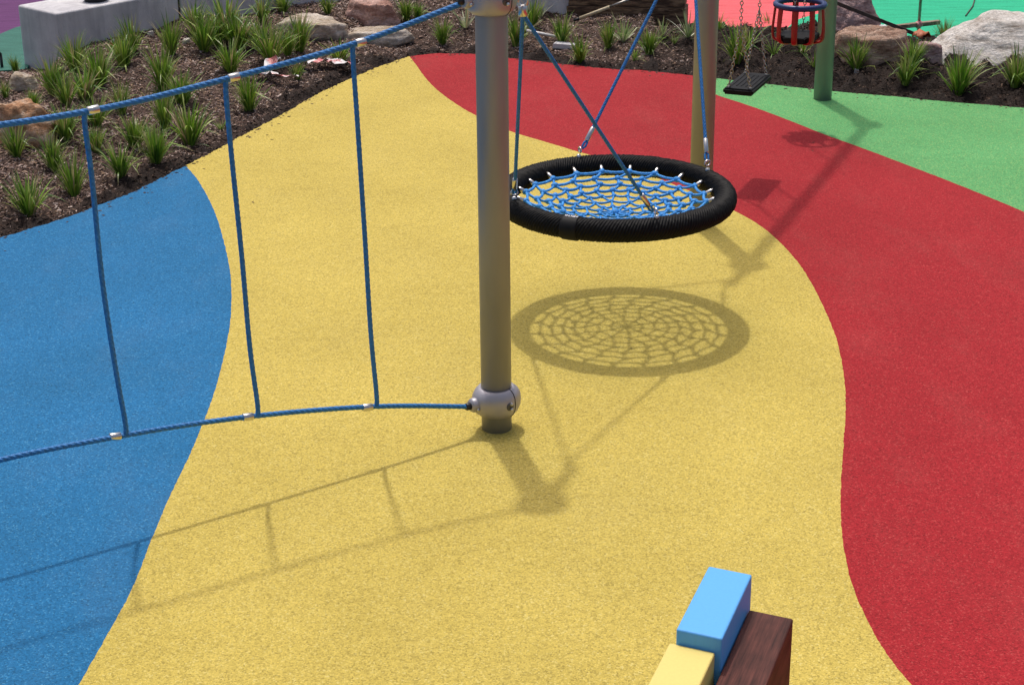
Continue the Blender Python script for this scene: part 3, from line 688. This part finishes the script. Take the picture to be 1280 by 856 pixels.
# swing frame: two posts joined by a beam
sf = empty('swing_frame', (1.189, 2.851, 0)); tag(sf, 'grey steel frame of two posts and a beam carrying the two chain swings', 'swing frame')
REAR = Vector((1.189, 2.851, 0)); THIRD = Vector((2.399, 5.76, 0)); AX2 = (THIRD - REAR).normalized()
for P in (REAR, THIRD):
    V, Fc = lathe_data([(PR, -.08), (PR, 1.98), (PR - .006, 2.004), (PR - .02, 2.018), (0, 2.02)], 48, M4=Matrix.Translation(P - REAR)); from_py('post_tube', V, Fc, M['post'], sf, True)
cl = collar(sf, 1.95, arm=-AX, name='collar')
c2 = collar(sf, 1.95, name='collar'); c2.location = THIRD - REAR
tube('beam', [Vector((0, 0, 1.95)) + AX2 * .07, THIRD - REAR + Vector((0, 0, 1.95)) - AX2 * .07], .044, M['post'], sf, 28)

# ------------------------------------------------------------------ rope ladder
rl = empty('rope_ladder', (0, 0, 0)); tag(rl, 'blue twisted rope ladder strung sideways from the collared post', 'rope ladder')
LOW = [Vector((-1.441, -.883, .389)), Vector((-.971, -.592, .335)), Vector((-.513, -.313, .247))]
UPP = [Vector((-1.454, -.899, 1.678)), Vector((-.988, -.596, 1.720)), Vector((-.532, -.306, 1.784))]
Lend = Vector((LAD.x, LAD.y, 0)) * (3.09 - PR - .08)
def sym(z0, zt): return z0
up_pts = [LAD * (PR + .08) + Vector((0, 0, 1.888))] + UPP[::-1] + [LAD * 2.30 + Vector((0, 0, 1.69)), LAD * 2.70 + Vector((0, 0, 1.79)), Lend + Vector((0, 0, 1.89))]
lo_pts = [LAD * (PR + .08) + Vector((0, 0, .137))] + LOW[::-1] + [LAD * 2.30 + Vector((0, 0, .405)), LAD * 2.70 + Vector((0, 0, .30)), Lend + Vector((0, 0, .137))]
rope('upper_rope', smooth_path(up_pts, 14), .0125, M['rope'], rl)
rope('lower_rope', smooth_path(lo_pts, 14), .0115, M['rope'], rl)
LO2 = LOW + [LAD * 2.30 + Vector((0, 0, .405)), LAD * 2.70 + Vector((0, 0, .30))]; UP2 = UPP + [LAD * 2.30 + Vector((0, 0, 1.69)), LAD * 2.70 + Vector((0, 0, 1.79))]
for a, b in zip(LO2, UP2):
    sl2 = rnd.uniform(-.004, .010); q1 = a.lerp(b, .22) - LAD * rnd.uniform(.002, .006); q3 = a.lerp(b, .8) + LAD * rnd.uniform(.0, .006); mid = (a + b) / 2 + LAD * sl2
    pts = smooth_path([a - LAD * .012 + Vector((0, 0, .004)), a - LAD * .016 + Vector((0, 0, .05)), q1, mid, q3, b + LAD * .006 + Vector((0, 0, -.05)), b + LAD * .0 + Vector((0, 0, -.004))], 10)
    rope('rung', pts, .0105, M['rope'], rl, hand=-1)
    for c, sg, sl_ in ((b, -1, (UPP[2] - UPP[0])), (a, 1, (LOW[2] - LOW[0]))):
        d = sl_.normalized()
        if c in UP2[3:] or c in LO2[3:]: d = LAD.copy()
        o_ = c - d * (-.030 if sg < 0 else .030)
        lathe('clamp_sleeve', [(.0135, -.022), (.0155, -.020), (.0155, .020), (.0135, .022)], M['steel'], rl, 20, along(o_, d))

# ------------------------------------------------------------------ nest swing
RC = Vector((.597, 1.400, .625)); RR, rr = .55, .057
ns = empty('nest_swing', (RC.x, RC.y, 0)); tag(ns, 'round black rope-wrapped nest swing with blue net', 'nest swing')
def L(v): return Vector((v[0] - RC.x, v[1] - RC.y, v[2]))
NR, Nr = 1900, 64; V = []; Fc = []
for i in range(NR):
    A = 2 * math.pi * i / NR; ca, sa_ = math.cos(A), math.sin(A)
    for k in range(Nr):
        B = 2 * math.pi * k / Nr
        ph = 116 * A - 6 * B + .45 * math.sin(5 * A + 1) + .35 * math.sin(13 * A) + .3 * mnoise.noise(Vector((A * 22, 0, B)))
        h = .0085 * (abs(math.sin(ph)) ** .6) * (.8 + .35 * mnoise.noise(Vector((A * 40, B * 2, 4))))
        r_ = rr - .007 + h
        V.append(Vector(((RR + r_ * math.cos(B)) * ca, (RR + r_ * math.cos(B)) * sa_, RC.z + r_ * math.sin(B))))
for i in range(NR):
    for k in range(Nr):
        i2 = (i + 1) % NR; k2 = (k + 1) % Nr; Fc.append((i * Nr + k, i2 * Nr + k, i2 * Nr + k2, i * Nr + k2))
from_py('ring', V, Fc, M['black_rope'], ns, True)
# maker's sleeve on the front of the ring
s0 = math.radians(-115.5); sw = math.radians(4.0); V = []; Fc = []; n1, n2 = 20, 32
for i in range(n1 + 1):
    A = s0 + sw * (2 * i / n1 - 1)
    for k in range(n2):
        B = 2 * math.pi * k / n2; r_ = rr + (.0035 if 0 < i < n1 else .0005) + .0007 * math.sin(A * 420)
        V.append(Vector(((RR + r_ * math.cos(B)) * math.cos(A), (RR + r_ * math.cos(B)) * math.sin(A), RC.z + r_ * math.sin(B))))
for i in range(n1):
    for k in range(n2): Fc.append((i * n2 + k, (i + 1) * n2 + k, (i + 1) * n2 + (k + 1) % n2, i * n2 + (k + 1) % n2))
slv = from_py('maker_sleeve', V, Fc, M['sleeve'], ns, True)
V = []; Fc = []
def stroke(u0_, v0_, u1_, v1_, wv=.0018):
    # u along the sleeve (m), v around the tube (rad)
    d = Vector((u1_ - u0_, v1_ - v0_)); d.normalize(); nrm = Vector((-d.y, d.x)) * wv
    b = len(V)
    for (u_, v_) in ((u0_ + nrm.x, v0_ + nrm.y), (u0_ - nrm.x, v0_ - nrm.y), (u1_ - nrm.x, v1_ - nrm.y), (u1_ + nrm.x, v1_ + nrm.y)):
        A = s0 + u_ / .6; B = 1.42 + v_ / rr; r_ = rr + .0052
        V.append(Vector(((RR + r_ * math.cos(B)) * math.cos(A), (RR + r_ * math.cos(B)) * math.sin(A), RC.z + r_ * math.sin(B))))
    Fc.append((b, b + 1, b + 2, b + 3))
u = -.032
for gl in ('/\\-', '|-', '|=', '/|', '|\\|', '||', '|-|'):
    for j, ch in enumerate(gl):
        if ch == '|': stroke(u + j * .003, -.007, u + j * .003, .007)
        if ch == '/': stroke(u + j * .003, .007, u + j * .003 + .004, -.007)
        if ch == '\\': stroke(u + j * .003, -.007, u + j * .003 + .004, .007)
        if ch in '-=': stroke(u, 0, u + .007, 0)
        if ch == '=': stroke(u, -.006, u + .007, -.006)
    u += .0105
M['white_print'] = simple('white_print', (.6, .6, .64, 1), .5)
from_py('printed_lettering', V, Fc, M['white_print'], slv)
# net
NT = 20; rings = [.455, .394, .334, .274, .212, .150, .085]
rs = random.Random(4)
def sagz(r): return RC.z + .004 - .09 * (1 - (r / .49) ** 1.7)
def npt(r, a): return Vector((r * math.cos(a), r * math.sin(a), sagz(r)))
V = []; Fc = []; A0 = math.radians(8)
nodes = []
for ri, r in enumerate(rings):
    row = []; cnt = NT if ri < 5 else NT // 2
    for i in range(cnt):
        a = A0 + 2 * math.pi * i / cnt + math.radians(2.6) * ri + (math.radians(2.2) * (1 if ri % 2 else -1) if ri < 5 else 0)
        row.append(npt(r * (1 + rs.uniform(-.012, .012)), a + rs.uniform(-.012, .012)))
    nodes.append(row)
NRAD = .0075
def strand(a, b, inward):
    m_ = (a + b) / 2; rl_ = math.hypot(m_.x, m_.y); k = (rl_ - inward) / rl_ if rl_ > .01 else 1
    m_ = Vector((m_.x * k, m_.y * k, m_.z - .004)); tube_data(smooth_path([a, m_, b], 4), (NRAD if math.hypot(a.x, a.y) > .24 else .0064) * rs.uniform(.9, 1.1), 7, True, V, Fc)
def knot(p, s=1.0):
    b = len(V); R = .0175 * s
    M4 = Matrix.Translation(p) @ Matrix.Rotation(rs.uniform(0, 3), 4, 'Z') @ Matrix.Diagonal((1.25, .95, .9, 1))
    prof = [(R * math.cos(t), R * math.sin(t)) for t in (-1.2, -.6, 0, .6, 1.2)]
    lathe_data(prof, 8, V, Fc, M4)
for ri, row in enumerate(nodes):
    n_ = len(row)
    for i in range(n_):
        strand(row[i], row[(i + 1) % n_], .008 if ri < 4 else .003); knot(row[i], 1.0 if ri < 4 else .72)
        if ri + 1 < len(nodes):
            nx_ = nodes[ri + 1]
            if len(nx_) == n_:
                strand(row[i], nx_[i], 0)
            else: strand(row[i], nx_[(i // 2) % len(nx_)], 0)
for p in nodes[-1]: strand(p, Vector((0, 0, sagz(0))), 0)
knot(Vector((0, 0, sagz(0))), 1.4)
net = from_py('net', V, Fc, M['net_rope'], ns, True)
for i in range(NT):
    p = nodes[0][i]; a = math.atan2(p.y, p.x); o_ = Vector((math.cos(a), math.sin(a), 0)); q0 = p + o_ * .004; q1 = o_ * (RR - rr * .96) + Vector((0, 0, RC.z + .012))
    d = (q1 - q0).normalized()
    tube('net_ferrule', [q0, q0 + d * .008, q0 + d * .03, q1 + d * .004], [.0075, .0112, .0112, .009], M['steel'], ns, 12)
# hangers
AP1 = AX * .335 + Vector((0, 0, 1.76)); AP2 = REAR - AX * .355 + Vector((0, 0, 1.75))
ax_a = math.atan2(AX.y, AX.x)
def att(deg): a = ax_a + math.radians(deg); return RC + Vector((RR * math.cos(a), RR * math.sin(a), rr - .002))
for AP, degs, ztop, sgn in ((AP1, (180 + 40, 180 - 45), ZU + .01, 1), (AP2, (40, -40), 1.96, -1)):
    ap = L(AP)
    # shackle, swivel and thimble under the hanger arm
    torus('shackle', .020, .006, Matrix.Translation(ap + Vector((0, 0, .062))) @ Matrix.Rotation(math.pi / 2, 4, 'X'), M['steel'], ns, 24, 10, 1.0)
    chain('swivel_link', ap + Vector((0, 0, .085)), ap + Vector((0, 0, ztop - AP.z - .012)), M['dull_steel'], ns, .04, .005)
    lathe('rope_sleeve', [(.013, -.002), (.020, .0), (.020, .04), (.015, .046), (0, .047)], M['steel'], ns, 20, Matrix.Translation(ap))
    for j, dg in enumerate(degs):
        e_ = L(att(dg)); d = (ap - e_).normalized()
        start = ap + (e_ - ap).normalized() * .0 + Vector((0, 0, .006))
        rope('hanging_rope', [start, e_ + d * .155], .0095, M['rope'], ns, lobes=4, pitch=.075)
        lathe('rope_ferrule', [(.0105, 0), (.013, .004), (.013, .076), (.0105, .08)], M['steel'], ns, 16, along(e_ + d * .095, d))
        tube('thimble_eye', [e_ + d * .1, e_ + d * .085 + Vector((.008, 0, 0)), e_ + d * .062 + Vector((.009, 0, 0)), e_ + d * .047, e_ + d * .062 - Vector((.009, 0, 0)), e_ + d * .085 - Vector((.008, 0, 0)), e_ + d * .1], .006, M['rope'], ns, 8)
        rad = Vector((e_.x, e_.y, 0)).normalized()
        torus('eye_bolt', .014, .005, Matrix.Translation(e_ + Vector((0, 0, .024)) + d * .014) @ Matrix.Rotation(math.atan2(rad.y, rad.x), 4, 'Z') @ Matrix.Rotation(math.pi / 2, 4, 'X'), M['steel'], ns, 20, 8, 1.2)
        lathe('bolt_base', [(.012, -.01), (.013, .004), (.008, .012), (0, .013)], M['steel'], ns, 14, Matrix.Translation(e_ + Vector((0, 0, .0))))

# ------------------------------------------------------------------ flat swing seat on chains
FS = Vector((1.559, 3.742, .615)); f0 = empty('flat_swing', (FS.x, FS.y, 0)); tag(f0, 'flat black rubber swing seat hanging on two chains', 'swing')
nrm = Vector((-AX2.y, AX2.x, 0)); zc = Vector((0, 0, FS.z))
bm = bmesh.new(); bmesh.ops.create_cube(bm, size=1); bmesh.ops.scale(bm, vec=(.46, .19, .04), verts=bm.verts)
bmesh.ops.bevel(bm, geom=list(bm.edges), offset=.011, segments=3, affect='EDGES')
bmesh.ops.transform(bm, matrix=axes(zc, AX2, nrm, Vector((0, 0, 1))), verts=bm.verts); from_bm('seat', bm, M['black_rubber'], f0)
for k in range(-2, 3):
    box('grip_rib', axes(zc + nrm * (k * .03) + Vector((0, 0, .0215)), AX2, nrm, Vector((0, 0, 1))), (.30, .008, .004), M['black_rubber'], f0, .001, 1)
for s in (-1, 1):
    top = AX2 * (s * .22) + Vector((0, 0, 1.90)); jn = AX2 * (s * .215) + Vector((0, 0, FS.z + .42))
    chain('chain', jn, top, M['dull_steel'], f0)
    for t in (-1, 1):
        ft = AX2 * (s * .19) + nrm * (t * .068) + zc + Vector((0, 0, .018)); chain('chain_leg', ft, jn, M['dull_steel'], f0)
        lathe('chain_bolt', [(.011, 0), (.011, .006), (.006, .01), (0, .01)], M['dull_steel'], f0, 12, Matrix.Translation(ft))
    torus('beam_clamp', .047, .009, Matrix.Translation(AX2 * (s * .22) + Vector((0, 0, 1.95))) @ AX2.to_track_quat('Z', 'Y').to_matrix().to_4x4(), M['dull_steel'], f0, 28, 8)

# ------------------------------------------------------------------ toddler cradle swing
TS = REAR + AX2 * ((THIRD - REAR).length * .722); t0 = empty('toddler_swing', (TS.x, TS.y, 0)); tag(t0, 'toddler swing with red bars, navy top ring and black seat', 'swing')
ZR, ZB = .868, .640
torus('top_ring', .165, .020, Matrix.Translation((0, 0, ZR)), M['navy_plastic'], t0, 44, 14)
for i in range(9):
    a = 2 * math.pi * (i + .28) / 9; d = Vector((math.cos(a), math.sin(a), 0)); s = Vector((-d.y, d.x, 0))
    path = smooth_path([d * .165 + Vector((0, 0, ZR - .01)), d * .172 + Vector((0, 0, ZR - .08)), d * .178 + Vector((0, 0, ZB + .06)), d * .168 + Vector((0, 0, ZB - .005)), d * .12 + Vector((0, 0, ZB - .025)), d * .06 + Vector((0, 0, ZB - .028))], 6)
    V = []; Fc = []
    for p, n1_, b1_ in frames(path): pass
    fr = frames(path); seg = 10
    for (p, _, _), k in zip(fr, range(len(fr))):
        tn = (path[min(k + 1, len(path) - 1)] - path[max(k - 1, 0)]).normalized(); o_ = s.cross(tn).normalized()
        for j in range(seg): th = 2 * math.pi * j / seg; V.append(p + s * (.021 * math.cos(th)) + o_ * (.009 * math.sin(th)))
    for k in range(len(fr) - 1):
        for j in range(seg): Fc.append((k * seg + j, k * seg + (j + 1) % seg, (k + 1) * seg + (j + 1) % seg, (k + 1) * seg + j))
    from_py('side_bar', V, Fc, M['red_plastic'], t0, True)
bm = bmesh.new(); bmesh.ops.create_cube(bm, size=1); bmesh.ops.scale(bm, vec=(.30, .25, .04), verts=bm.verts)
bmesh.ops.bevel(bm, geom=[e for e in bm.edges if abs((e.verts[0].co - e.verts[1].co).z) > .01], offset=.05, segments=4, affect='EDGES')
bmesh.ops.bevel(bm, geom=list(bm.edges), offset=.006, segments=2, affect='EDGES')
bmesh.ops.transform(bm, matrix=axes(Vector((0, 0, ZB + .004)), AX2, Vector((-AX2.y, AX2.x, 0)), Vector((0, 0, 1))), verts=bm.verts); from_bm('seat', bm, M['black_rubber'], t0)
for s in (-1, 1):
    top = AX2 * (s * .16) + Vector((0, 0, 1.90)); rg = AX2 * (s * .150) + Vector((0, 0, ZR + .02))
    chain('chain', rg, top, M['dull_steel'], t0); chain('inner_chain', AX2 * (s * .115) + Vector((0, 0, ZB + .025)), AX2 * (s * .14) + Vector((0, 0, ZR - .005)), M['dull_steel'], t0)
    torus('beam_clamp', .047, .009, Matrix.Translation(AX2 * (s * .16) + Vector((0, 0, 1.95))) @ AX2.to_track_quat('Z', 'Y').to_matrix().to_4x4(), M['dull_steel'], t0, 28, 8)

# ------------------------------------------------------------------ painted timber posts in front
def painted(name, c, grain):
    mt, n, l, bs = new_mat(name); p = opos(n)
    mp = n.new('ShaderNodeMapping'); mp.inputs['Scale'].default_value = (30, 30, 1.2); l.new(p, mp.inputs[0])
    t = tex(n, l, 'Noise', 4, mp.outputs[0], 6)
    l.new(ramp(n, l, t.outputs[0], [(.3, sc(c, 1 - grain)), (.7, sc(c, 1 + grain * .6))]), bs.inputs['Base Color']); bs.inputs['Roughness'].default_value = .5
    bs.inputs['Specular IOR Level'].default_value = .2
    bump(n, l, t.outputs[0], .0012, .5, bs); return mt
M['blue_paint'] = painted('sky_blue_paint', (.12, .42, .86, 1), .03)
M['yellow_paint'] = painted('pale_yellow_paint', (.76, .62, .20, 1), .03)
def stained(name, c):
    mt, n, l, bs = new_mat(name); p = opos(n)
    m1 = n.new('ShaderNodeMapping'); m1.inputs['Rotation'].default_value = (0, 0, math.radians(20)); l.new(p, m1.inputs[0])
    m2 = n.new('ShaderNodeMapping'); m2.inputs['Scale'].default_value = (42, 2.2, 9); l.new(m1.outputs[0], m2.inputs[0])
    t = tex(n, l, 'Noise', 3, m2.outputs[0], 7); t.inputs['Roughness'].default_value = .6
    t2 = tex(n, l, 'Noise', 14, p, 5)
    cc = mixc(n, l, 1, ramp(n, l, t.outputs[0], [(.3, sc(c, .45)), (.5, c), (.72, sc(c, 1.7))]), ramp(n, l, t2.outputs[0], [(.3, (.75, .75, .75, 1)), (.7, (1.15, 1.1, 1.1, 1))]), 'MULTIPLY')
    l.new(cc, bs.inputs['Base Color']); bs.inputs['Roughness'].default_value = .6; bs.inputs['Specular IOR Level'].default_value = .2
    bump(n, l, t.outputs[0], .0015, .6, bs); return mt
M['brown_stain'] = stained('dark_red_brown_stain', (.085, .028, .021, 1))
ZT = 1.10
b0 = at(845.2, 785.9, ZT); b1 = at(902.8, 798.2, ZT); b2 = at(885.9, 706.7, ZT)
ew = (b1 - b0); ew.z = 0; WB = ew.length; ew.normalize(); el = (b2 - b0); el.z = 0; LB = el.length; el.normalize()
def tpost(o, W, Ln, top, mat, label):
    e = empty('timber_post', (o.x, o.y, 0)); c = ew * (W / 2) + el * (Ln / 2) + Vector((0, 0, (top - .06) / 2))
    b = box('board', axes(c, ew, el, Vector((0, 0, 1))), (W, Ln, top + .06), mat, e, .005, 3); tag(e, label, 'post')
def coef(v):
    det = ew.x * el.y - ew.y * el.x; return (v.x * el.y - v.y * el.x) / det, (ew.x * v.y - ew.y * v.x) / det
def ground_xy(px, py, z): p = at(px, py, z); return Vector((p.x, p.y, 0))
tpost(Vector((b0.x, b0.y, 0)), WB, LB, ZT, M['blue_paint'], 'sky blue painted square-edged timber post, taller than its neighbours')
# brown: its inner face touches the blue post; its top lies lower
ibr = Vector((b0.x, b0.y, 0)) + ew * (WB + .0025)
best = None
for k in range(400):
    z = .6 + k * .0012; p = at(991.8, 772.5, z); off, lon = coef(Vector((p.x, p.y, 0)) - ibr)
    if best is None or abs(off - WB) < best[0]: best = (abs(off - WB), z, lon)
ZBR, ybk = best[1], best[2]
tpost(ibr + el * (ybk - .42), WB, .42, ZBR, M['brown_stain'], 'dark red-brown stained timber post beside the blue one')
best = None
for k in range(500):
    z = .6 + k * .001; p = at(894.1, 814.7, z); lon, off = coef(Vector((p.x, p.y, 0)) - Vector((b0.x, b0.y, 0)))
    if best is None or abs(off + .0025) < best[0]: best = (abs(off + .0025), z, lon)
ZY, xr = best[1], best[2]
tpost(Vector((b0.x, b0.y, 0)) + ew * (xr - WB) + el * (-LB - .0025), WB, LB, ZY, M['yellow_paint'], 'pale yellow painted timber post in front of the blue one')
print('posts', WB, LB, ZBR, ybk, ZY, xr, 'wall', L1, wd, E1)

# ------------------------------------------------------------------ litter and small things
def tape_mat():
    mt, n, l, bs = new_mat('red_white_barrier_tape'); a = n.new('ShaderNodeAttribute'); a.attribute_name = 'tint'
    l.new(a.outputs['Color'], bs.inputs['Base Color']); bs.inputs['Roughness'].default_value = .35
    return mt
M['tape'] = tape_mat()
def ribbon(name, pxs, wid, label, seed, stripes=True):
    rs = random.Random(seed); ctrl = []
    for x, y, dz in pxs: p = on_bed(x, y); ctrl.append(p + Vector((0, 0, dz + .066)))
    path = resample(smooth_path(ctrl, 10), .012); V = []; Fc = []; T = []; s = 0; tw = rs.uniform(0, 1)
    for i, (p, a, b) in enumerate(frames(path)):
        if i: s += (path[i] - path[i - 1]).length
        tw = max(-.5, min(.35, tw + rs.uniform(-.12, .12))); t = (path[min(i + 1, len(path) - 1)] - path[max(i - 1, 0)]).normalized(); sd = t.cross(Vector((0, 0, 1))).normalized(); up = sd.cross(t)
        ww = wid * (.75 + .25 * math.sin(s * 21))
        for j in range(5):
            u_ = j / 4 - .5; V.append(p + (sd * math.cos(tw) + up * math.sin(tw)) * (u_ * ww) + up * (.008 * math.sin(j * 2.1 + s * 60)))
            red = math.sin((s + u_ * wid) * 26) > .25 if stripes else False
            T.append((.60, .17, .17, 1) if red else (.76, .72, .72, 1))
    for i in range(len(path) - 1):
        for j in range(4): Fc.append((i * 5 + j, i * 5 + j + 1, (i + 1) * 5 + j + 1, (i + 1) * 5 + j))
    o = from_py(name, V, Fc, M['tape'], None, True, T); tag(o, label, 'tape'); return o
ribbon('barrier_tape', [(349, 88, .04), (338, 93, .03), (332, 101, .01), (324, 101, .0), (340, 102, .01), (352, 107, .01), (374, 106, .0)], .085, 'crumpled loop of red and white barrier tape on the mulch', 2)
ribbon('barrier_tape', [(369, 92, .05), (373, 88, .015), (385, 88, .0), (398, 87, .01), (412, 86, .01), (424, 87, .0), (436, 88, .0)], .125, 'longer strip of red and white barrier tape draped beside grass by the yellow edge', 5)
def stick(name, pa, pb, r, mat, label, cat, bands=None, seg=10):
    e = tube(name, [pa, pb], r, mat, None, seg); tag(e, label, cat); return e
pa = on_bed(655, 45) + Vector((0, 0, .05)); pb = on_bed(697, 51) + Vector((0, 0, .03))
stick('white_stick', pa, pb, .012, M['paper'], 'thin white stick lying on the mulch behind the nest swing ropes', 'stick')
p = on_bed(708, 61); bm = bmesh.new(); bmesh.ops.create_cube(bm, size=1); bmesh.ops.scale(bm, vec=(.20, .09, .05), verts=bm.verts)
for v in bm.verts: v.co += Vector((rnd.uniform(-.01, .01), rnd.uniform(-.01, .01), rnd.uniform(-.008, .008)))
bmesh.ops.bevel(bm, geom=list(bm.edges), offset=.004, segments=1, affect='EDGES')
o = from_bm('litter_carton', bm, M['paper']); o.location = p + Vector((0, .03, .018)); o.rotation_euler = (0, .06, -.18); tag(o, 'small white carton lying on the mulch beside a grass clump', 'carton')
e = empty('broom_pole', on_bed(717, 29)); tag(e, 'two-tone pole leaning up against the timber sleepers', 'pole')
pa = on_bed(717, 29) + Vector((0, 0, .02)); dirp = (at(786, 0, .30) - pa)
for a_, b_, mt in ((0, .11, 'dark'), (.11, .66, 'pole'), (.66, 1.0, 'dull_steel')): tube('pole_section', [dirp * a_, dirp * b_ - dirp * .002], .012 if mt != 'pole' else .0145, M[mt], e, 12)
for c_ in e.children: c_.location = (0, 0, .02)
# sign stand lying / standing at the corner of the teal surface
e = empty('barrier_stand', at(1148, 42, 0)); tag(e, 'thin steel stand with a timber foot bar bound with pink tape', 'stand')
o0 = e.location.copy(); fa = at(1090, 37.5, .09) - o0; fb = at(1174, 28, .09) - o0
M['old_timber'] = wood('old_timber_bar', rgb(120, 98, 84), rgb(170, 150, 132))
dx_ = (fb - fa).normalized(); dy_ = Vector((-dx_.y, dx_.x, 0)).normalized(); dz_ = dx_.cross(dy_)
box('foot_bar', axes((fa + fb) / 2, dx_, dy_, dz_), ((fb - fa).length, .045, .035), M['old_timber'], e, .003, 1)
pb = at(1148.5, 31, .09) - o0; tube('upright', [pb - Vector((0, 0, .12)), pb + Vector((0, 0, 1.0))], .013, M['dull_steel'], e, 12)
M['pink_tape'] = simple('pink_tape', (.6, .25, .25, 1), .5, var=.3, nscale=60)
for c_ in (pb, fa + dx_ * .1):
    bm = bmesh.new(); bmesh.ops.create_icosphere(bm, subdivisions=3, radius=.034)
    for v in bm.verts: v.co += v.co.normalized() * (.012 * mnoise.noise(v.co * 60)); v.co.x *= 1.5 if c_ is not pb else 1
    bmesh.ops.translate(bm, vec=c_, verts=bm.verts); from_bm('tape_binding', bm, M['pink_tape'] if c_ is pb else M['paper'], e, True)
bm = bmesh.new(); M['rust'] = simple('rusty_dark_steel', (.06, .042, .036, 1), .7, var=.4, nscale=20)
qa = at(1040, 2, .42); qb = at(1172, 54, .02); dxx = (qb - qa).normalized(); dyy = dxx.cross(Vector((0, 0, 1))).normalized(); dzz = dxx.cross(dyy)
bm.free()
ee = empty('steel_bar', qb); tag(ee, 'dark rusty steel bar leaning across the purple-grey boulder', 'bar')
box('bar', axes((qa - qb) / 2, dxx, dyy, dzz), ((qb - qa).length, .028, .03), M['rust'], ee, .002, 1)
# orange scrap, black bowl on the wall, odd bits
M['orange'] = simple('orange_scrap', (.42, .11, .04, 1), .6, var=.4, nscale=30)
p = on_bed(1152, 52); V = []; Fc = []
for i in range(9):
    for j in range(5):
        a = i / 8 * math.pi; V.append((.07 * math.cos(a), (j / 4 - .5) * .10, .055 * math.sin(a) + .012 * math.sin(i * 2 + j * 1.7)))
for i in range(8):
    for j in range(4): Fc.append((i * 5 + j, i * 5 + j + 1, (i + 1) * 5 + j + 1, (i + 1) * 5 + j))
o = from_py('orange_scrap', V, Fc, M['orange'], None, True); o.location = p + Vector((0, 0, .03)); o.rotation_euler = (.1, .2, .7)
md = o.modifiers.new('solid', 'SOLIDIFY'); md.thickness = .006; tag(o, 'curled orange scrap in front of the purple-grey boulders', 'litter')
p = at(119, 2.0, WH)
o = lathe('black_bowl', [(0.0, .0), (.085, .0), (.097, .012), (.105, .05), (.11, .10), (.103, .10), (.09, .02), (0, .015)], M['dark'], None, 32); o.location = (p.x, p.y + .02, WH + .002)
tag(o, 'black bowl standing on top of the concrete seat wall', 'bowl')
p = at(-2, 84, -.012); e = empty('black_stake', (p.x, p.y, -.012)); tag(e, 'short black stake with a bent head at the edge of the dull teal surface', 'stake')
tube('stem', [(.03, 0, -.06), (.03, 0, .1)], .012, M['dark'], e, 10); tube('bent_head', [(.032, 0, .098), (.0, 0, .14), (-.06, 0, .145)], .014, M['dark'], e, 10)
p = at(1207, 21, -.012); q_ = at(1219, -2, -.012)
o = tube('thin_dark_line', [p + Vector((0, 0, .006)), (p + q_) / 2 + Vector((.02, 0, .008)), q_ + Vector((0, 0, .006))], .006, M['rust'], None, 8); tag(o, 'thin dark line lying on the bright teal surface', 'stick')  # slim dark tube drawn as a line across the teal
p = on_bed(142, 72); e = empty('plant_tag', p); tag(e, 'tiny red and white plant tag among the grass by the seat wall', 'tag')
bx1 = box('tag_card', Matrix.Translation((0, 0, .10)) @ Matrix.Rotation(.3, 4, 'X'), (.03, .003, .045), M['red_plastic'], e, .001, 1); box('tag_tip', Matrix.Translation((.01, -.004, .135)), (.018, .003, .02), M['paper'], e, .001, 1); tube('tag_stem', [(0, 0, -.03), (0, 0, .085)], .003, M['paper'], e, 6)
